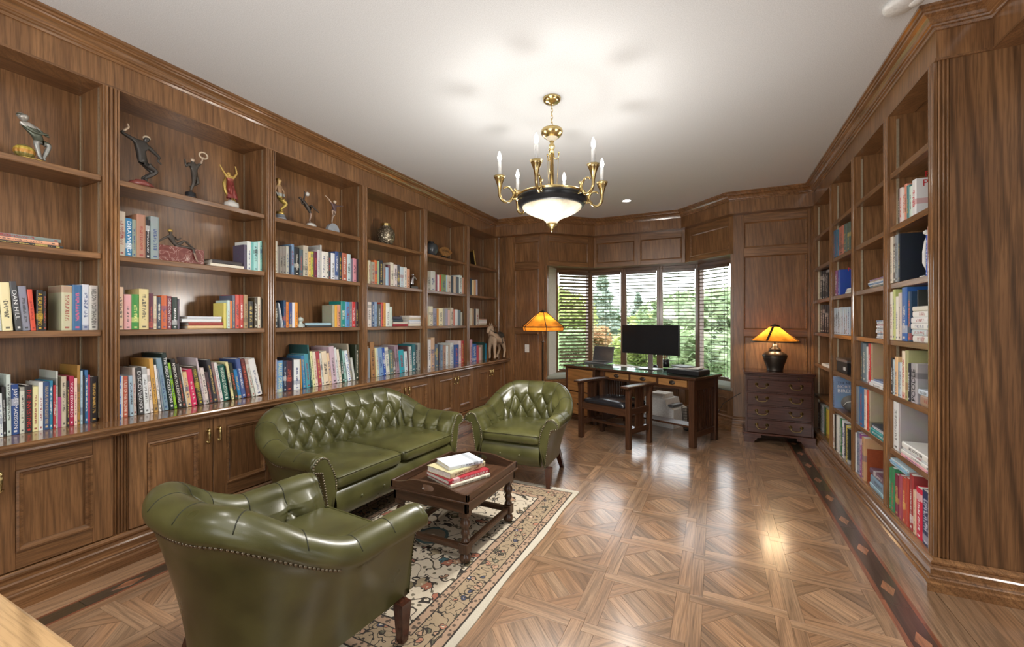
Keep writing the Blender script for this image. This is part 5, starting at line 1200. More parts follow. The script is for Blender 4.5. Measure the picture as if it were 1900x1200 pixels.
right_row(0, 5, '1655;1666,745,e0e4e4;1669,748,a8a4a4')
right_row(0, 6, '1645;1652,865,3c8c5c;1659,867,3c8458;1667,880,7c2840;1672.7,881,a05060;1679,886,b84c38,,e8c870;1685,886,b04838;1692.3,880,9c3c3c;1697.6,909,d8bca0;1709,905,c82844;1724,912,1c2c54,,c8c8d8')
right_row(1, 4, '1595.5;1600,635,4c5c64;1606,637,6c7c84;1609.5,643,e0e0e0;1614,637,c83030;1617,637,b8a080,,,h')
right_row(1, 5, '1588;1593,717,7c8890;1601.5,718,3c70a0;1606,722,e8dcd0;1611.5,724,e05840;1614,724,a89c84')
right_row(1, 6, '1584;1588,801,d8d8d4;1594.3,802,9ca4b0;1598,805,8c4c8c;1604,811,c8a078')
right_row(2, 1, '1546;1550.5,428,3c6484;1555,428,44708c;1564,420,c07868;1569.5,416,5c6c68;1575.5,413,54645c')
right_row(2, 2, '1549;1553,502,8c4878;1557,501,2c4ca8,,,m')
right_row(2, 3, '1546;1549.5,571,b4c0cc;1553,571,acbac8;1556.7,571,b4c0cc;1560.4,570,b8c4cc;1564.2,570,b0bcc8;1568,570,b8c4d0;1572,570,b4c0cc;1575.5,569,a8b8c8')
right_row(2, 5, '1545;1549,698,7c94b8,,,birds')
right_row(2, 6, '1543.5;1547,768,e4e0d8;1550.5,768,2c2c2c;1554,771,e8e8e0;1557.5,775,d8dcd4;1561,776,3c7c54;1564.5,780,e8e8ec;1568,785,44444c;1571.5,790,d8c860;1575,795,2c3430', 0, 'magazine', 'magazine', .22)
right_row(3, 2, '1521.5;1525,502,2c2e34,,e8e8e8;1528.7,502,24262c,,e8e8e8;1532.4,502,2c2e34,,e8e8e8;1536.5,501,24262c,,e8e8e8', 0, 'ring binder', 'binder')
right_row(3, 3, '1521;1525,566,24262c,,e8e8e8;1529,566,2c2e34,,e8e8e8;1533,566,24262c,,e8e8e8;1536.8,566,2c2e34,,e8e8e8', 0, 'ring binder', 'binder')
right_row(3, 6, '1517;1521,747,6c5444;1524.5,750,e0dcd0;1528,752,d8d8d0;1531.5,755,2c6c48;1535.5,758,d8c050')
def rstack(bay, lvl, data, where, X=RX, base=None, word=None): flat_stack(bay, None, data, where, X, True, base if base is not None else (RSH[lvl] if lvl < 6 else RB), word)
rstack(0, 3, '1692,1733,36,dcdcd8;1690,1733,34,c8d4d8;1690,1732,34,e4e4e0;1690,1733,34,e8e8e8;1690,1732,34,e8e8e4;1691,1732,26,dcd8cc', 'on fourth shelf, nearest right bay')
rstack(0, 4, '1704,1734,60,a08470;1702,1734,30,c4d0dc', 'before the poodle book')
rstack(0, 5, '1671,1728,18,dca0a8;1671,1729,22,e0e0dc;1672,1730,10,c8ccd0;1671,1730,36,e4e4e0', 'on sixth shelf, nearest right bay')
rstack(0, 6, '1641,1680,12,a8c8dc;1642,1682,10,88b4d0;1643,1684,14,c0d4dc', 'on top of green books', RX, RB + .292, 'magazine')
rstack(1, 2, '1612,1640,10,586470;1611,1640,9,d8d8dc;1610,1640,10,4c7cac;1609,1641,9,e0e0e0;1612,1640,9,b4a494;1612,1639,8,7c6c9c', 'on third shelf, second right bay', RX, None, 'magazine')
rstack(1, 3, ';'.join('%d,1640,12,%s' % (1624 + (k % 3), h) for k, h in enumerate(('c8ccd4', 'e4e4e8', '8c9cb4', 'e8e8ec', 'd4d8dc', 'a8acb8', 'ececf0', 'c4a8b4', 'e0e4e8', '6c7c9c'))), 'on fourth shelf, second right bay', RX, None, 'disc case')
rstack(1, 4, '1612,1640,26,e4e4e4;1615,1640,16,dce0e8;1618,1640,12,7c8cac', 'before the red book')
rstack(1, 5, '1614.5,1640,46,2c8c8c;1616,1640,24,e0e0e0;1617,1640,10,38404c', 'on sixth shelf, second right bay')
rstack(1, 6, '1612,1645,16,8cc0dc;1613,1645,20,a8ccd8;1615,1645,60,7c98ac;1612,1645,40,6c5060', 'behind the rust bookend')
rstack(2, 2, '1567,1582,12,e8e8e4;1569,1582,12,d8d8d8;1571,1582,12,ececec', 'before the blue book')
rstack(3, 4, '1523,1540,14,ececec;1524,1540,14,e0e0e4', 'on fifth shelf, farthest right bay')
# books on the coffee table
def table_book(w, h, d, col, px, py, z, rz, lab, title=None, ink=None):
    p = onZ(px, py, z)
    # spine towards the viewer, thickness up
    M = Matrix.Translation(p) @ Matrix.Rotation(rz, 4, 'Z') @ Matrix(((0, 0, -1, h), (0, 1, 0, 0), (1, 0, 0, 0), (0, 0, 0, 1)))
    qbook(w, h, d, hexc(col), M, lab, 'book', 'books on the coffee table', 'book', title, None, ink)
TZ = .3694
table_book(.020, .300, .270, 'd8d4c0', 837, 907, TZ, math.radians(67.5), 'cream book, lowest of the pile on the coffee table', None, '686454')
table_book(.024, .315, .250, 'a02c38', 833, 900, TZ + .0205, math.radians(69), 'red-spined book, second from bottom on the coffee table', 'NATIONAL AIR + SPACE MUSEUM', 'f0e0e0')
table_book(.036, .300, .225, 'c8c098', 836, 889, TZ + .0450, math.radians(75), 'cream jacketed hardcover, third from bottom on the coffee table', None, '5c4830')
table_book(.024, .240, .190, 'dce4ec', 834, 873, TZ + .0815, math.radians(60), 'white paperback on top of the coffee table pile', None, '202838')
flush_books(300)
# ================================================================== FIGURINES AND ORNAMENTS
def skin_mesh(verts, edges, radii, root=0, sub=2, mat=None, name='figure'):
    me = bpy.data.meshes.new(name); me.from_pydata(verts, edges, []); ob = bpy.data.objects.new(name, me); COL.objects.link(ob)
    sk = ob.modifiers.new('skin', 'SKIN'); sk.use_smooth_shade = True
    for v, r in zip(me.skin_vertices[0].data, radii): v.radius = (r, r)
    for v in me.skin_vertices[0].data: v.use_root = False
    me.skin_vertices[0].data[root].use_root = True
    sb = ob.modifiers.new('sub', 'SUBSURF'); sb.levels = sub; sb.render_levels = sub
    bpy.context.view_layer.update(); dg = bpy.context.evaluated_depsgraph_get()
    out = bpy.data.meshes.new_from_object(ob.evaluated_get(dg)); bpy.data.objects.remove(ob); out.name = name
    out.materials.clear(); out.materials.append(MATS[mat] if isinstance(mat, str) else mat); out.polygons.foreach_set('use_smooth', [True] * len(out.polygons)); return out
def zones(name, stops, metal=.3, rough=.4):
    t = NT(name); b = t.bsdf((.5,) * 3, rough, metal); tc = t.n('TexCoord'); sp = t.n('SeparateXYZ'); t.l(tc.outputs['Generated'], sp.inputs[0])
    ns = t.n('TexNoise', i_Scale=9., i_Detail=3.); t.l(tc.outputs['Generated'], ns.inputs['Vector'])
    r = t.ramp(stops, 'CONSTANT'); t.l(sp.outputs[2], r.inputs[0]); t.l(t.mix(.5, r.outputs[0], ns.outputs['Fac'], 'OVERLAY'), b.inputs['Base Color']); return t.m
plain('red_marble', (.22, .06, .05), .25, bscale=18.); plain('white_marble', (.62, .60, .56), .3); plain('grey_marble', (.30, .32, .35), .3, bscale=12.); plain('ivory', (.62, .50, .36), .45); plain('gilt', (.52, .36, .10), .35, .6); plain('dark_base', (.02, .022, .025), .3)
zones('fig_silver', [(0, (.30, .30, .28)), (.42, (.10, .11, .08)), (.72, (.42, .40, .36))], .5)
zones('fig_bronze', [(0, (.055, .048, .042)), (.84, (.55, .42, .30))], .3); zones('fig_bronze_b', [(0, (.07, .06, .05)), (.80, (.50, .38, .28))], .3)
zones('fig_red', [(0, (.42, .26, .08)), (.12, (.26, .045, .035)), (.55, (.36, .10, .07)), (.62, (.55, .36, .10))], .35)
zones('fig_gold', [(0, (.55, .40, .10)), (.46, (.42, .44, .42)), (.57, (.42, .26, .15)), (.78, (.60, .40, .18))], .35)
zones('fig_dark', [(0, (.30, .20, .15)), (.3, (.07, .055, .045))], .3); zones('fig_mauve', [(0, (.34, .24, .18)), (.5, (.13, .08, .085)), (.80, (.52, .38, .28))], .3)
def figurine(name, label, ox, oy, sc, base_px, J, E, R, mat, X=-3.168, zsh=None, parts=()):
    """J: joints in crop pixels (x right, y down[, depth towards the room]); base_px: crop pixel of the standing point; sc: crop scale"""
    zsh = SHZ['A'] if zsh is None else zsh
    bx, by = ox + base_px[0] / sc, oy + base_px[1] / sc; B = onX(bx, by, X); d = -B.x * ST + B.y * CT; k = d / F / sc
    # metres per crop pixel across the picture, turned into the shelf direction
    ky = k / CT * 1.0
    g = thing(name, label, 'figurine', (X, B.y, zsh + .0008), 0, 'art deco figurines on the top shelves')
    def P(j): return (k * (j[2] if len(j) > 2 else 0), (j[0] - base_px[0]) * ky, (base_px[1] - j[1]) * k)
    names = list(J); V = [P(J[n]) for n in names]; ED = [(names.index(a), names.index(b)) for a, b in E]; RD = [R.get(n, 8) * k * 1.32 for n in names]
    me = skin_mesh(V, ED, RD, names.index('hip') if 'hip' in names else 0, 2, mat, 'body'); link('body', me, g)
    for pn, fn in parts: fn(g, P, k).name = pn
    return g
def lathe_part(mat, prof, at, seg=24, sx=1., sy=1.):
    def fn(g, P, k):
        p = P(at); return MB().lathe([(r * k, z * k) for r, z in prof], seg, Matrix.Translation(p) @ Matrix.Diagonal((sx, sy, 1, 1))).build('base', mat, g)
    return fn
def ball_part(mat, at, r, sz=1.):
    return lathe_part(mat, [(r * math.sin(PI * q / 10), -r * math.cos(PI * q / 10) * sz) for q in range(11)], at, 20)
def hair(at, r, mat='dark_base'): return ('hair', ball_part(mat, at, r, .8))
std = [('hip', 'waist'), ('waist', 'chest'), ('chest', 'neck'), ('neck', 'head'), ('head', 'crown'), ('chest', 'shL'), ('shL', 'elL'), ('elL', 'haL'), ('haL', 'fiL'), ('chest', 'shR'), ('shR', 'elR'), ('elR', 'haR'), ('haR', 'fiR'), ('hip', 'hpL'), ('hpL', 'knL'), ('knL', 'anL'), ('anL', 'toL'), ('hip', 'hpR'), ('hpR', 'knR'), ('knR', 'anR'), ('anR', 'toR')]
SR = dict(hip=26, waist=19, chest=25, neck=9, head=17, crown=13, shL=12, shR=12, elL=8, elR=8, haL=6, haR=6, fiL=4, fiR=4, hpL=19, hpR=19, knL=13, knR=13, anL=8, anR=8, toL=7, toR=7)
def scl(f, **kw): d = {k: v * f for k, v in SR.items()}; d.update(kw); return d
figurine('dancer_figurine', 'bronze dancer figurine with one arm raised on red octagonal base', 0, 100, 3.334, (870, 790), dict(hip=(880, 622), waist=(868, 575), chest=(872, 532), neck=(888, 508), head=(898, 490, 4), crown=(900, 474, 2), shL=(846, 516), elL=(785, 492, -4), haL=(815, 452, 6), fiL=(808, 430, 6), shR=(908, 536), elR=(958, 582, 6), haR=(944, 606, 14), fiR=(962, 626, 18), hpL=(872, 640, 12), knL=(940, 682, 22), anL=(886, 738, 8), toL=(892, 752, 22), hpR=(890, 640, -12), knR=(928, 692, 6), anR=(880, 736, -8), toR=(880, 752, 6)), std, scl(.86), 'fig_bronze', parts=[('octagonal_base', lathe_part('red_marble', [(0, 0), (70, 0), (52, 24), (30, 26), (30, 36), (0, 36)], (870, 790), 8)), hair((899, 480, -3), 20, 'ivory')])
figurine('dancer_figurine', 'bronze dancer figurine holding up a tambourine, on black round base', 0, 100, 3.334, (1178, 866), dict(hip=(1198, 716), waist=(1196, 688), chest=(1192, 660), neck=(1190, 642), head=(1187, 628, 2), crown=(1186, 617), shL=(1172, 656), elL=(1154, 680, 6), haL=(1148, 648, 8), fiL=(1146, 634, 8), shR=(1214, 654), elR=(1232, 630, 4), haR=(1238, 600, 6), fiR=(1240, 588, 6), hpL=(1192, 724, 8), knL=(1188, 772, 14), anL=(1178, 820, 4), toL=(1176, 830, 14), hpR=(1206, 724, -6), knR=(1216, 762, 6), anR=(1190, 786, -14), toR=(1184, 796, -18)), std, scl(.6), 'fig_bronze_b', parts=[('round_base', lathe_part('dark_base', [(0, 0), (34, 0), (34, 8), (28, 12), (28, 30), (24, 34), (0, 34)], (1178, 866))), ('tambourine', lambda g, P, k: MB().tube([(P((1242, 580, 6))[0], P((1242, 580, 6))[1] + 24 * k * math.cos(t), P((1242, 580, 6))[2] + 20 * k * math.sin(t)) for t in [2 * PI * q / 20 for q in range(21)]], 5 * k, 6).build('tambourine', 'ivory', g))])
figurine('dancer_figurine', 'red-gowned gilt figurine with both arms lifted, on white round base', 0, 100, 3.334, (1432, 930), dict(hip=(1424, 786), waist=(1424, 768), chest=(1424, 748), neck=(1420, 735), head=(1414, 726, 4), crown=(1409, 718), shL=(1406, 744), elL=(1384, 718, 4), haL=(1370, 694, 6), fiL=(1366, 686, 6), shR=(1442, 742), elR=(1460, 712, 4), haR=(1452, 678, 6), fiR=(1448, 668, 6), hpL=(1416, 796, 6), knL=(1414, 826, 16), anL=(1432, 870, 6), toL=(1428, 890, 16), hpR=(1434, 796, -4), knR=(1440, 836, 6), anR=(1446, 876, 0), toR=(1448, 890, 10)), std, scl(.56, knL=13, knR=13), 'fig_red', parts=[('gown', lambda g, P, k: MB().grid([[(P((0, 0, (8 + 14 * t + 3 * math.sin(6 * u + 9 * t)) * math.sin(u)))[0], P((1426 + 10 * t + (14 + 16 * t + 3 * math.sin(5 * u + 8 * t)) * math.cos(u), 0))[1], P((0, 770 + 104 * t))[2]) for t in [q / 14 for q in range(15)]] for u in [2 * PI * w / 28 for w in range(28)]], closed_u=True).build('gown', plain('gown_red', (.24, .04, .035), .45), g)), ('cape', lambda g, P, k: MB().tube([P((1402, 752, -4)), P((1394, 790, -4)), P((1402, 840, -2)), P((1412, 868, 0))], [5 * k, 11 * k, 10 * k, 4 * k], 8).build('cape', 'gilt', g)), ('round_base', lathe_part('white_marble', [(0, 0), (36, 0), (40, 10), (38, 30), (20, 34), (18, 44), (0, 44)], (1432, 930)))])
figurine('seated_figurine', 'silvery girl figurine perched on a shell-shaped ball', 0, 100, 3.334, (175, 612), dict(hip=(218, 470), waist=(206, 440), chest=(178, 408), neck=(164, 386), head=(156, 362, 8), crown=(148, 345, 6), shL=(146, 400, 6), elL=(196, 440, 20), haL=(240, 432, 18), fiL=(252, 428, 14), shR=(196, 396, -6), elR=(226, 424, 4), haR=(248, 438, 10), fiR=(256, 444, 10), hpL=(212, 482, 12), knL=(196, 500, 30), anL=(214, 584, 22), toL=(222, 596, 34), hpR=(222, 484, -8), knR=(258, 492, 10), anR=(232, 586, 6), toR=(238, 598, 16)), std, scl(.92, head=22, crown=20), 'fig_silver', parts=[('shell_ball', lambda g, P, k: MB().grid([[(P((160, 568, 0))[0] + 42 * k * math.sin(v) * math.cos(u) * (1 + .05 * math.cos(10 * u)), P((160, 568))[1] + 46 * k * math.sin(v) * math.sin(u) * (1 + .05 * math.cos(10 * u)), P((160, 568))[2] - 43 * k * math.cos(v)) for v in [PI * q / 16 for q in range(17)]] for u in [2 * PI * w / 60 for w in range(60)]], closed_u=True).build('shell_ball', zones('shell_mat', [(0, (.22, .18, .05)), (.35, (.45, .22, .04)), (.6, (.50, .36, .06)), (.8, (.22, .18, .06))], .2), g)), ('plinth', lathe_part('gilt', [(0, 0), (70, 0), (68, 5), (0, 6)], (185, 611), 20, .7)), hair((148, 352, 0), 22, 'fig_silver')])
figurine('dancer_figurine', 'gilt figurine in yellow trousers on grey stepped base, third bay', 490, 280, 6.667, (205, 826), dict(hip=(190, 545), waist=(188, 500), chest=(180, 440), neck=(180, 398), head=(180, 360, 8), crown=(178, 338, 4), shL=(150, 432), elL=(132, 490, 10), haL=(150, 535, 26), fiL=(156, 548, 30), shR=(208, 432), elR=(242, 478, 4), haR=(228, 528, 22), fiR=(236, 545, 26), hpL=(180, 565, 16), knL=(262, 625, 30), anL=(198, 706, 10), toL=(206, 730, 30), hpR=(200, 565, -14), knR=(272, 632, 0), anR=(206, 706, -12), toR=(214, 730, 6)), std, scl(1.25, head=27, crown=22), 'fig_gold', parts=[('gilt_step', lathe_part('gilt', [(0, 56), (62, 56), (58, 92), (0, 94)], (205, 826), 4, .8)), ('stone_base', lathe_part('grey_marble', [(0, 0), (96, 0), (96, 16), (78, 18), (78, 56), (0, 56)], (205, 826), 4, .8)), hair((178, 346, -4), 28, 'gilt')])
figurine('dancer_figurine', 'dark bronze dancer figurine balancing on one leg with a ball', 490, 280, 6.667, (585, 918), dict(hip=(545, 712), waist=(520, 672), chest=(494, 640), neck=(462, 616), head=(440, 606, 4), crown=(426, 600), shL=(478, 624, 8), elL=(490, 575, 12), haL=(490, 530, 12), fiL=(490, 508, 12), shR=(486, 650, -8), elR=(468, 672, -2), haR=(450, 640, 6), fiR=(444, 628, 8), hpL=(552, 728, 8), knL=(574, 780, 10), anL=(560, 850, 0), toL=(562, 868, 14), hpR=(556, 706, -10), knR=(586, 652, -4), anR=(668, 706, -4), toR=(690, 720, -4)), std, scl(.82), 'fig_dark', parts=[('stone_base', lathe_part('white_marble', [(0, 0), (66, 0), (70, 14), (56, 34), (30, 46), (0, 48)], (585, 918), 7, .6)), ('ball', ball_part('white_marble', (524, 536, 12), 26))])
figurine('dancer_figurine', 'figurine with arms spread wide on half-round grey marble base', 490, 280, 6.667, (848, 980), dict(hip=(874, 735), waist=(872, 700), chest=(868, 655), neck=(874, 630), head=(878, 610, 4), crown=(880, 596), shL=(844, 644), elL=(798, 598, 4), haL=(756, 572, 6), fiL=(738, 562, 6), shR=(896, 650), elR=(944, 638, 4), haR=(978, 630, 4), fiR=(992, 622, 4), hpL=(864, 744, 10), knL=(826, 708, 18), anL=(838, 764, 14), toL=(836, 782, 20), hpR=(880, 744, -8), knR=(848, 796, 0), anR=(840, 866, -4), toR=(840, 884, 10)), std, scl(.78), 'fig_mauve', parts=[('half_round_base', lambda g, P, k: MB().prism([(88 * k * math.cos(PI * q / 20), 100 * k * math.sin(PI * q / 20)) for q in range(21)], -22 * k, 22 * k, Matrix(((0, 0, 1, 0), (1, 0, 0, P((848, 980))[1]), (0, 1, 0, 0), (0, 0, 0, 1)))).build('half_round_base', 'grey_marble', g)), hair((880, 600, -2), 21, 'ivory')])
def marble_block(g, P, k):
    return MB().box(-60 * k, 40 * k, P((500, 0))[1], P((838, 0))[1], 0, 140 * k, .003).build('marble_block', 'veined_marble', g)
t = NT('veined_marble'); bb = t.bsdf((.2, .06, .05), .22); tc = t.n('TexCoord'); ns = t.n('TexNoise', i_Scale=16., i_Detail=4., i_Distortion=1.5); t.l(tc.outputs['Object'], ns.inputs['Vector'])
rr_ = t.ramp([(.35, (.16, .045, .04)), (.485, (.22, .07, .06)), (.5, (.6, .45, .40)), (.515, (.20, .06, .05)), (.7, (.13, .035, .03))]); t.l(ns.outputs['Fac'], rr_.inputs[0]); t.l(rr_.outputs[0], bb.inputs['Base Color'])
figurine('reclining_figurine', 'reclining dark figurine seated on a red marble block', 200, 380, 5., (665, 525), dict(hip=(640, 372, -10), waist=(626, 342, -10), chest=(610, 304, -10), neck=(606, 276, -10), head=(604, 252, -6), crown=(600, 236, -8), shL=(586, 296, -10), elL=(545, 330, -14), haL=(508, 372, -10), fiL=(500, 380, -4), shR=(632, 298, -8), elR=(650, 318, 6), haR=(668, 300, 10), fiR=(674, 294, 10), hpL=(652, 376, 4), knL=(744, 384, 50), anL=(764, 480, 56), toL=(776, 508, 62), hpR=(650, 366, -18), knR=(704, 314, 0), anR=(768, 378, 10), toR=(786, 390, 18)), std, scl(.72), 'fig_dark', X=-3.175, zsh=SHZ['B'], parts=[('marble_block', marble_block), hair((602, 242, -10), 20, 'gilt')])
# vases, carvings, frame
p = onX(716, 449, -3.215)
v_ = thing('carved_vase', 'round carved brass vase on the top shelf, fourth bay', 'vase', (-3.215, p.y, SHZ['A'] + .0008))
G = []
prof = [(.045, 0), (.062, .006), (.085, .045), (.096, .095), (.095, .125), (.082, .165), (.058, .192), (.047, .200), (.052, .205), (.050, .225), (.056, .232), (.052, .234), (.042, .228)]
t = NT('carved_brass'); bb = t.bsdf((.3, .25, .15), .35, .7); tc = t.n('TexCoord'); vo = t.n('TexVoronoi', i_Scale=52.); t.l(tc.outputs['Object'], vo.inputs['Vector']); rr_ = t.ramp([(.1, (.66, .58, .42)), (.55, (.16, .13, .09))]); t.l(vo.outputs['Distance'], rr_.inputs[0]); t.l(rr_.outputs[0], bb.inputs['Base Color']); bp = t.n('Bump', i_Strength=.8, i_Distance=.006); t.l(vo.outputs['Distance'], bp.inputs['Height']); t.l(bp.outputs[0], bb.inputs['Normal'])
MB().lathe(prof[:9], 40, cap=False).build('body', 'carved_brass', v_); MB().lathe(prof[8:], 40, cap=False).build('neck', 'old_brass', v_); MB().lathe([(0, 0), (.046, 0), (.046, .004), (0, .004)], 30).build('foot', 'old_brass', v_)
p = onX(800, 470, -3.22)
u_ = thing('dark_urn', 'dark glazed round jar beside the wooden fan carving', 'jar', (-3.22, p.y, SHZ['A'] + .0008))
MB().lathe([(0, 0), (.05, 0), (.075, .03), (.09, .08), (.085, .125), (.06, .155), (.035, .165), (.03, .17), (.036, .178), (0, .178)], 32).build('body', plain('dark_glaze', (.05, .055, .06), .2, bscale=14.), u_); MB().lathe([(.036, .17), (.04, .178), (.034, .182)], 28, cap=False).build('rim', 'bronze', u_)
p = onX(826, 476, -3.165)
f2 = thing('fan_carving', 'fan-shaped carved wooden stand on the top shelf, fifth bay', 'carving', (-3.165, p.y, SHZ['A'] + .0008))
pts = [(-.15 + .30 * q / 20, .115 - .055 * ((q - 10) / 10) ** 2 + .03) for q in range(21)] + [(.055, .025), (-.055, .025)]
MB().prism(pts, -.008, .008, Matrix(((0, 0, 1, 0), (1, 0, 0, 0), (0, 1, 0, 0), (0, 0, 0, 1)))).build('fan_board', 'honey_x', f2)
for y in (-.045, .045): MB().box(-.03, .03, y - .006, y + .006, 0, .03, .002).build('foot', 'bronze', f2)
m = MB()
for q in range(5): m.tube([(.009, -.06 + q * .03 + .012 * math.cos(t), .095 + .012 * math.sin(t)) for t in [2 * PI * w / 10 for w in range(11)]], .0018, 5)
m.build('incised_design', 'bronze', f2)
p = onX(880, 489, -3.25)
pf = thing('picture_frame', 'small gilt picture frame leaning on the top shelf, farthest bay', 'frame', (-3.25, p.y - .02, SHZ['A'] + .004), 0)
MA = Matrix.Rotation(PI / 2 + .9, 4, 'Z') @ Matrix.Rotation(-.16, 4, 'X')
m = MB()
for q in ((-.09, -.075, 0, .23), (.075, .09, 0, .23)): m.box(q[0], q[1], -.008, .008, q[2], q[3], .002, MA)
for q in ((0, .015), (.215, .23)): m.box(-.09, .09, -.008, .008, q[0], q[1], .002, MA)
m.build('gilt_frame', 'gilt', pf); MB().box(-.076, .076, -.002, .006, .014, .216, 0, MA).build('picture', plain('dark_picture', (.05, .045, .035), .4), pf)
# silvery horse-head bust
p = onX(768, 533, -3.2)
hb = thing('horse_bust', 'silver horse-head bust at the right end of second shelf, fourth bay', 'ornament', (-3.185, p.y - .05, SHZ['B'] + .0008))
V = [(0, -.02, .035), (0, -.01, .075), (0, .0, .115), (0, .02, .145), (0, .05, .130), (0, .075, .105)]; link('horse_head', skin_mesh(V, [(i, i + 1) for i in range(5)], [.034, .028, .022, .02, .015, .011], 0, 2, 'steel', 'horse_head'), hb)
MB().box(-.04, .04, -.06, .06, 0, .03, .003).build('base', 'bronze', hb)
for s_ in (-1, 1): MB().lathe([(.007, 0), (.004, .015), (0, .022)], 8, TR(s_ * .01, .012, .155)).build('ear', 'steel', hb)
# crystal ornament
p = onX(556, 607, -3.16)
cr = thing('crystal_ornament', 'small clear crystal ornament at the end of orange books', 'ornament', (-3.15, p.y, SHZ['C'] + .0008))
MB().lathe([(0, 0), (.03, 0), (.034, .015), (.02, .03), (.012, .045), (.024, .06), (.02, .08), (0, .09)], 6, smooth=False).build('crystal', plain('crystal', (.55, .62, .58), .05), cr); MB().lathe([(0, 0), (.036, 0), (.036, .006), (0, .006)], 20).build('foot', 'steel', cr)
# carved horse statue on the counter end
hs_ = thing('horse_statue', 'pale carved wooden horse statue with dark saddle on the counter end', 'statue', (-3.015, 5.76, .80), math.atan2(-.97, -.10))
HV = dict(mid=(-.02, 0, .315), with_=(.07, 0, .335), chest=(.12, 0, .30), rump=(-.12, 0, .335), tail0=(-.165, 0, .32), tail1=(-.205, 0, .25), tail2=(-.20, 0, .12), n1=(.145, 0, .385), n2=(.165, 0, .445), poll=(.165, 0, .495), head=(.20, 0, .475), nose=(.235, 0, .425), muz=(.245, 0, .395))
HE = [('mid', 'with_'), ('with_', 'chest'), ('mid', 'rump'), ('rump', 'tail0'), ('tail0', 'tail1'), ('tail1', 'tail2'), ('with_', 'n1'), ('n1', 'n2'), ('n2', 'poll'), ('poll', 'head'), ('head', 'nose'), ('nose', 'muz')]
HR = dict(mid=.073, with_=.072, chest=.066, rump=.072, tail0=.022, tail1=.024, tail2=.010, n1=.055, n2=.044, poll=.036, head=.033, nose=.024, muz=.021)
for s_, n_ in ((-1, 'a'), (1, 'b')):
    lift = .05 if n_ == 'a' else 0
    HV.update({'fs' + n_: (.115, s_ * .045, .25), 'fk' + n_: (.125, s_ * .045, .14), 'ff' + n_: (.118, s_ * .045, .05), 'fh' + n_: (.125, s_ * .045, .014), 'hs' + n_: (-.10, s_ * .045, .25), 'hk' + n_: (-.155, s_ * .048, .145), 'hf' + n_: (-.135 + lift, s_ * .048, .05), 'hh' + n_: (-.125 + lift, s_ * .048, .014)})
    HE += [('chest', 'fs' + n_), ('fs' + n_, 'fk' + n_), ('fk' + n_, 'ff' + n_), ('ff' + n_, 'fh' + n_), ('rump', 'hs' + n_), ('hs' + n_, 'hk' + n_), ('hk' + n_, 'hf' + n_), ('hf' + n_, 'hh' + n_)]
    HR.update({'fs' + n_: .034, 'fk' + n_: .021, 'ff' + n_: .016, 'fh' + n_: .022, 'hs' + n_: .040, 'hk' + n_: .022, 'hf' + n_: .016, 'hh' + n_: .022})
nm = list(HV); link('body', skin_mesh([HV[n] for n in nm], [(nm.index(a), nm.index(b)) for a, b in HE], [HR[n] for n in nm], 0, 2, plain('pale_carved', (.50, .36, .24), .6, bump=.6, bscale=45.), 'body'), hs_)
for s_ in (-1, 1): MB().lathe([(.010, 0), (.007, .022), (0, .036)], 8, TR(.160, s_ * .018, .522)).build('ear', 'pale_carved', hs_)
m = MB(); m.grid([[(x_, .078 * math.sin(a) * 1.03, .315 + .080 * math.cos(a) + .02 * abs(x_ + .02) / .06) for x_ in (-.09, -.06, -.02, .02, .045)] for a in [-1.5 + 3.0 * q / 16 for q in range(17)]]); m.build('saddle', plain('saddle_leather', (.05, .045, .035), .5), hs_)
m = MB()
for s_ in (-1, 1): m.tube([(-.02, s_ * .07, .36), (-.03, s_ * .086, .30), (-.04, s_ * .084, .24), (-.10, s_ * .08, .29)], .005, 6)
m.tube([(.20, .034, .45), (.16, .055, .42), (.06, .062, .40)], .004, 6); m.tube([(.20, -.034, .45), (.16, -.055, .42), (.06, -.062, .40)], .004, 6); m.build('harness', 'saddle_leather', hs_)
MB().tube([(.150, 0, .53), (.125, 0, .49), (.105, 0, .43), (.085, 0, .39)], [.012, .02, .022, .010], 8).build('mane', plain('mane', (.40, .30, .20), .7), hs_)
# right bookcase ornaments
p = onX(1710, 512, 1.04)
sb_ = thing('scroll_bookend', 'white harp-shaped scroll bookend before the black book', 'bookend', (1.04, p.y, RSH[2] + .0008))
pts = []
for q in range(46): t_ = q / 45; a = -PI * .5 + t_ * PI * 2.6; r_ = .012 + .05 * (1 - t_); pts.append((.075 + r_ * math.cos(a), 0, max(.0105, .084 + r_ * math.sin(a) * 1.25)))
pts = [(.02, 0, .245), (.035, 0, .235), (.022, 0, .20), (.014, 0, .14), (.014, 0, .08), (.03, 0, .035)] + pts[2:]
MB().tube(pts, [.011] * 6 + [.0095] * (len(pts) - 6), 10).build('scroll', 'white_plastic', sb_); MB().box(0, .14, -.03, .03, 0, .008, .002).build('base', 'white_plastic', sb_); MB().lathe([(0, -.014), (.012, -.008), (.014, 0), (.012, .008), (0, .014)], 12, TR(.02, 0, .25)).build('scroll_top', 'white_plastic', sb_)
rk = thing('grey_stone', 'smooth grey stone in front of the bird book', 'stone', (1.12, 4.80, RSH[5] + .0008))
G = [[(.085 * math.cos(u) * math.sin(v) * (1 + .08 * math.sin(3 * u + 1)), .12 * math.sin(u) * math.sin(v) * (1 + .06 * math.sin(2 * u)), .075 - .075 * math.cos(v)) for v in [PI * q / 14 for q in range(15)]] for u in [2 * PI * w / 30 for w in range(30)]]
MB().grid(G, closed_u=True).build('stone_body', plain('stone', (.10, .10, .095), .7, bump=.4, bscale=20.), rk); MB().tube([(-.086, -.06, .06), (-.07, -.1, .10), (0, -.11, .12)], .003, 6).build('pale_vein', 'white_plastic', rk)
dv = thing('black_device_box', 'black and silver box on fifth shelf of third right bay', 'box', (1.045, 4.66, RSH[4] + .0008))
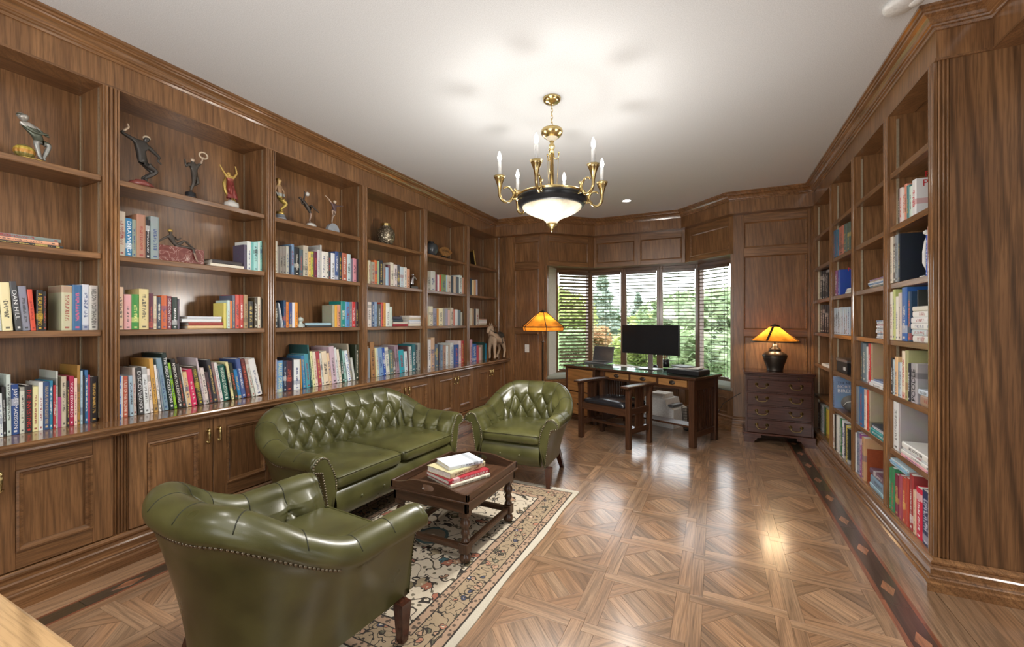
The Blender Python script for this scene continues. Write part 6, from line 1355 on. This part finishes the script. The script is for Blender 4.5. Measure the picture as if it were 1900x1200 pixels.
MB().box(0, .2, 0, .36, 0, .10, .004).build('box_body', 'black_plastic', dv); MB().box(-.004, .205, -.005, .365, .10, .125, .004).build('lid', 'steel', dv); MB().box(-.002, .0, .05, .12, .03, .06).build('label_plate', 'white_plastic', dv)
be = thing('rust_bookend', 'rust-red shaped wooden bookend at the bottom, second right bay', 'bookend', (1.03, onX(1604, 600, 1.019).y - .022, RB + .0008))
MB().prism([(0, 0), (.20, 0), (.20, .15), (.16, .19), (.17, .23), (.12, .25), (0, .25)], -.01, .01, Matrix.Rotation(PI / 2, 4, 'X')).build('board', plain('rust_paint', (.30, .065, .02), .5), be); MB().box(0, .2, -.08, -.01, 0, .012).build('base_plate', 'rust_paint', be)
pb = thing('portrait_print', 'dark portrait print propped behind the white stack, nearest right bay', 'print', (1.05, onX(1688, 600, 1.019).y - .010, RSH[3] + .0008))
MB().box(0, .25, -.004, .004, 0, .30, .001).build('print_board', plain('dark_print', (.055, .06, .055), .35, bscale=5.), pb); G = [[(.16 + .055 * math.cos(u) * s_, -.0048, .15 + .075 * math.sin(u) * s_) for s_ in (0, .5, 1)] for u in [2 * PI * q / 20 for q in range(20)]]
MB().grid(G, closed_u=True).build('face_shape', plain('skin_print', (.35, .20, .13), .5), pb)
# ================================================================== OUTSIDE THE WINDOW
plain('lawn', (.10, .17, .05), .95, bscale=3.)
m = MB(); m.box(-40, 40, 7.6, 70, -.45, -.40); g_ = m.build('ground', 'lawn'); struct(g_)
def leaf_mat(name, a, b):
    t = NT(name); d = t.n('BsdfDiffuse'); tl = t.n('BsdfTranslucent'); oi = t.n('ObjectInfo'); tc = t.n('TexCoord'); ns = t.n('TexNoise', i_Scale=2.2, i_Detail=3.); t.l(tc.outputs['Object'], ns.inputs['Vector'])
    r = t.ramp([(.3, a), (.7, b)]); t.l(ns.outputs['Fac'], r.inputs[0]); t.l(r.outputs[0], d.inputs[0]); t.l(r.outputs[0], tl.inputs[0])
    mx = t.n('MixShader'); mx.inputs[0].default_value = .4; t.l(d.outputs[0], mx.inputs[1]); t.l(tl.outputs[0], mx.inputs[2]); t.l(mx.outputs[0], t.out.inputs[0])
leaf_mat('leaf_a', (.26, .35, .20), (.52, .60, .38)); leaf_mat('leaf_b', (.30, .37, .31), (.54, .60, .52)); leaf_mat('leaf_c', (.28, .38, .12), (.62, .64, .30)); leaf_mat('leaf_d', (.40, .22, .12), (.60, .42, .24))
plain('bark', (.09, .06, .04), .9)
def tree(label, px, Y, top_py, rx, mat, n=1500, leaf=.12, conic=False, name='garden_tree', cat='tree'):
    b = onY(px, top_py, Y); H = b.z + .40
    t = thing(name, label, cat, (b.x, Y, -.40)); rnd = random.Random(int(px * 7 + Y)); V = []; Fc = []
    lumps = [(rnd.uniform(-.6, .6) * rx, rnd.uniform(-.5, .5) * rx, H * rnd.uniform(.35, .80), rx * rnd.uniform(.35, .55)) for _ in range(12)]
    for k in range(n):
        if conic: z = H * (rnd.random() ** 1.3) * .97 + .1; rad = rx * (1 - z / H) * (.75 + .25 * math.sin(z * 9)) * math.sqrt(rnd.uniform(.5, 1)); a = rnd.uniform(0, 2 * PI); c = Vector((rad * math.cos(a), rad * math.sin(a), z))
        else:
            x, y, z, r_ = rnd.choice(lumps); v = Vector((rnd.gauss(0, 1), rnd.gauss(0, 1), rnd.gauss(0, 1))).normalized(); c = Vector((x, y, z)) + v * r_ * rnd.uniform(.75, 1.05)
            if c.z > H: c.z = H - rnd.random() * .1
        q = Matrix.Rotation(rnd.uniform(0, 6.3), 3, 'Z') @ Matrix.Rotation(rnd.uniform(-1, 1), 3, 'X') @ Matrix.Rotation(rnd.uniform(-1, 1), 3, 'Y'); s_ = leaf * rnd.uniform(.6, 1.3); o = len(V)
        V += [tuple(c + q @ Vector(p)) for p in ((-s_, 0, 0), (0, -s_ * .55, .1 * s_), (s_, 0, 0), (0, s_ * .55, .1 * s_))]; Fc.append((o, o + 1, o + 2, o + 3))
    me = bpy.data.meshes.new('foliage'); me.from_pydata(V, [], Fc); me.materials.append(MATS[mat]); fo = link('foliage', me, t); fo['kind'] = 'stuff'
    MB().tube([(0, 0, 0), (.03, 0, H * .4), (0, .02, H * .8)], [rx * .09, rx * .06, rx * .02], 8).build('trunk', 'bark', t)
tree('grey-green tall tree seen through the window left of the monitor', 1118, 20., 500, 1.7, 'leaf_b', 2600, .16, True)
tree('small dark fir seen above the monitor', 1184, 24.5, 545, 1.1, 'leaf_b', 1500, .17, True)
tree('yellow-green round tree seen through the window right of the monitor', 1262, 15.5, 548, 1.55, 'leaf_a', 2800, .15)
tree('green tree seen through the slanted right bay window', 1340, 12.6, 525, 1.25, 'leaf_a', 2400, .14)
tree('leafy tree seen through the slanted left bay window', 1050, 15., 520, 1.4, 'leaf_c', 2400, .14)
tree('yellowish bush beyond the monitor', 1206, 18.2, 578, 1.3, 'leaf_c', 1800, .14, False, 'garden_bush', 'bush')
tree('rust-tinted bush seen behind the laptop', 1110, 13.1, 592, .5, 'leaf_d', 900, .10, False, 'garden_bush', 'bush')
tree('low green bush outside the bay, left', 1066, 11.2, 610, .7, 'leaf_a', 1600, .12, False, 'garden_bush', 'bush')
tree('low green bush outside the bay, centre', 1180, 12., 612, .8, 'leaf_c', 1600, .12, False, 'garden_bush', 'bush')
tree('low green bush outside the bay, right', 1290, 10.6, 605, .85, 'leaf_a', 1600, .12, False, 'garden_bush', 'bush')
m = MB(); hedge = thing('garden_hedge', 'long clipped green hedge at the far end of the garden', 'hedge', (-4, 29, -.4))
V = []; Fc = []; rnd = random.Random(3)
for k in range(5200):
    c = Vector((rnd.uniform(-14, 14), rnd.uniform(-.8, .4), rnd.uniform(0, 2.5 + .35 * math.sin(k * .7)))); q = Matrix.Rotation(rnd.uniform(0, 6.3), 3, 'Z') @ Matrix.Rotation(rnd.uniform(-1.4, 1.4), 3, 'X'); s_ = rnd.uniform(.14, .3); o = len(V)
    V += [tuple(c + q @ Vector(p)) for p in ((-s_, 0, 0), (0, -s_ * .6, .1 * s_), (s_, 0, 0), (0, s_ * .6, .1 * s_))]; Fc.append((o, o + 1, o + 2, o + 3))
me = bpy.data.meshes.new('foliage'); me.from_pydata(V, [], Fc); me.materials.append(MATS['leaf_b']); o = link('foliage', me, hedge); o['kind'] = 'stuff'
m = MB(); m.box(-14, 14, -.3, .3, 0, 2.2); m.build('hedge_core', plain('hedge_core', (.05, .08, .03), .9), hedge)
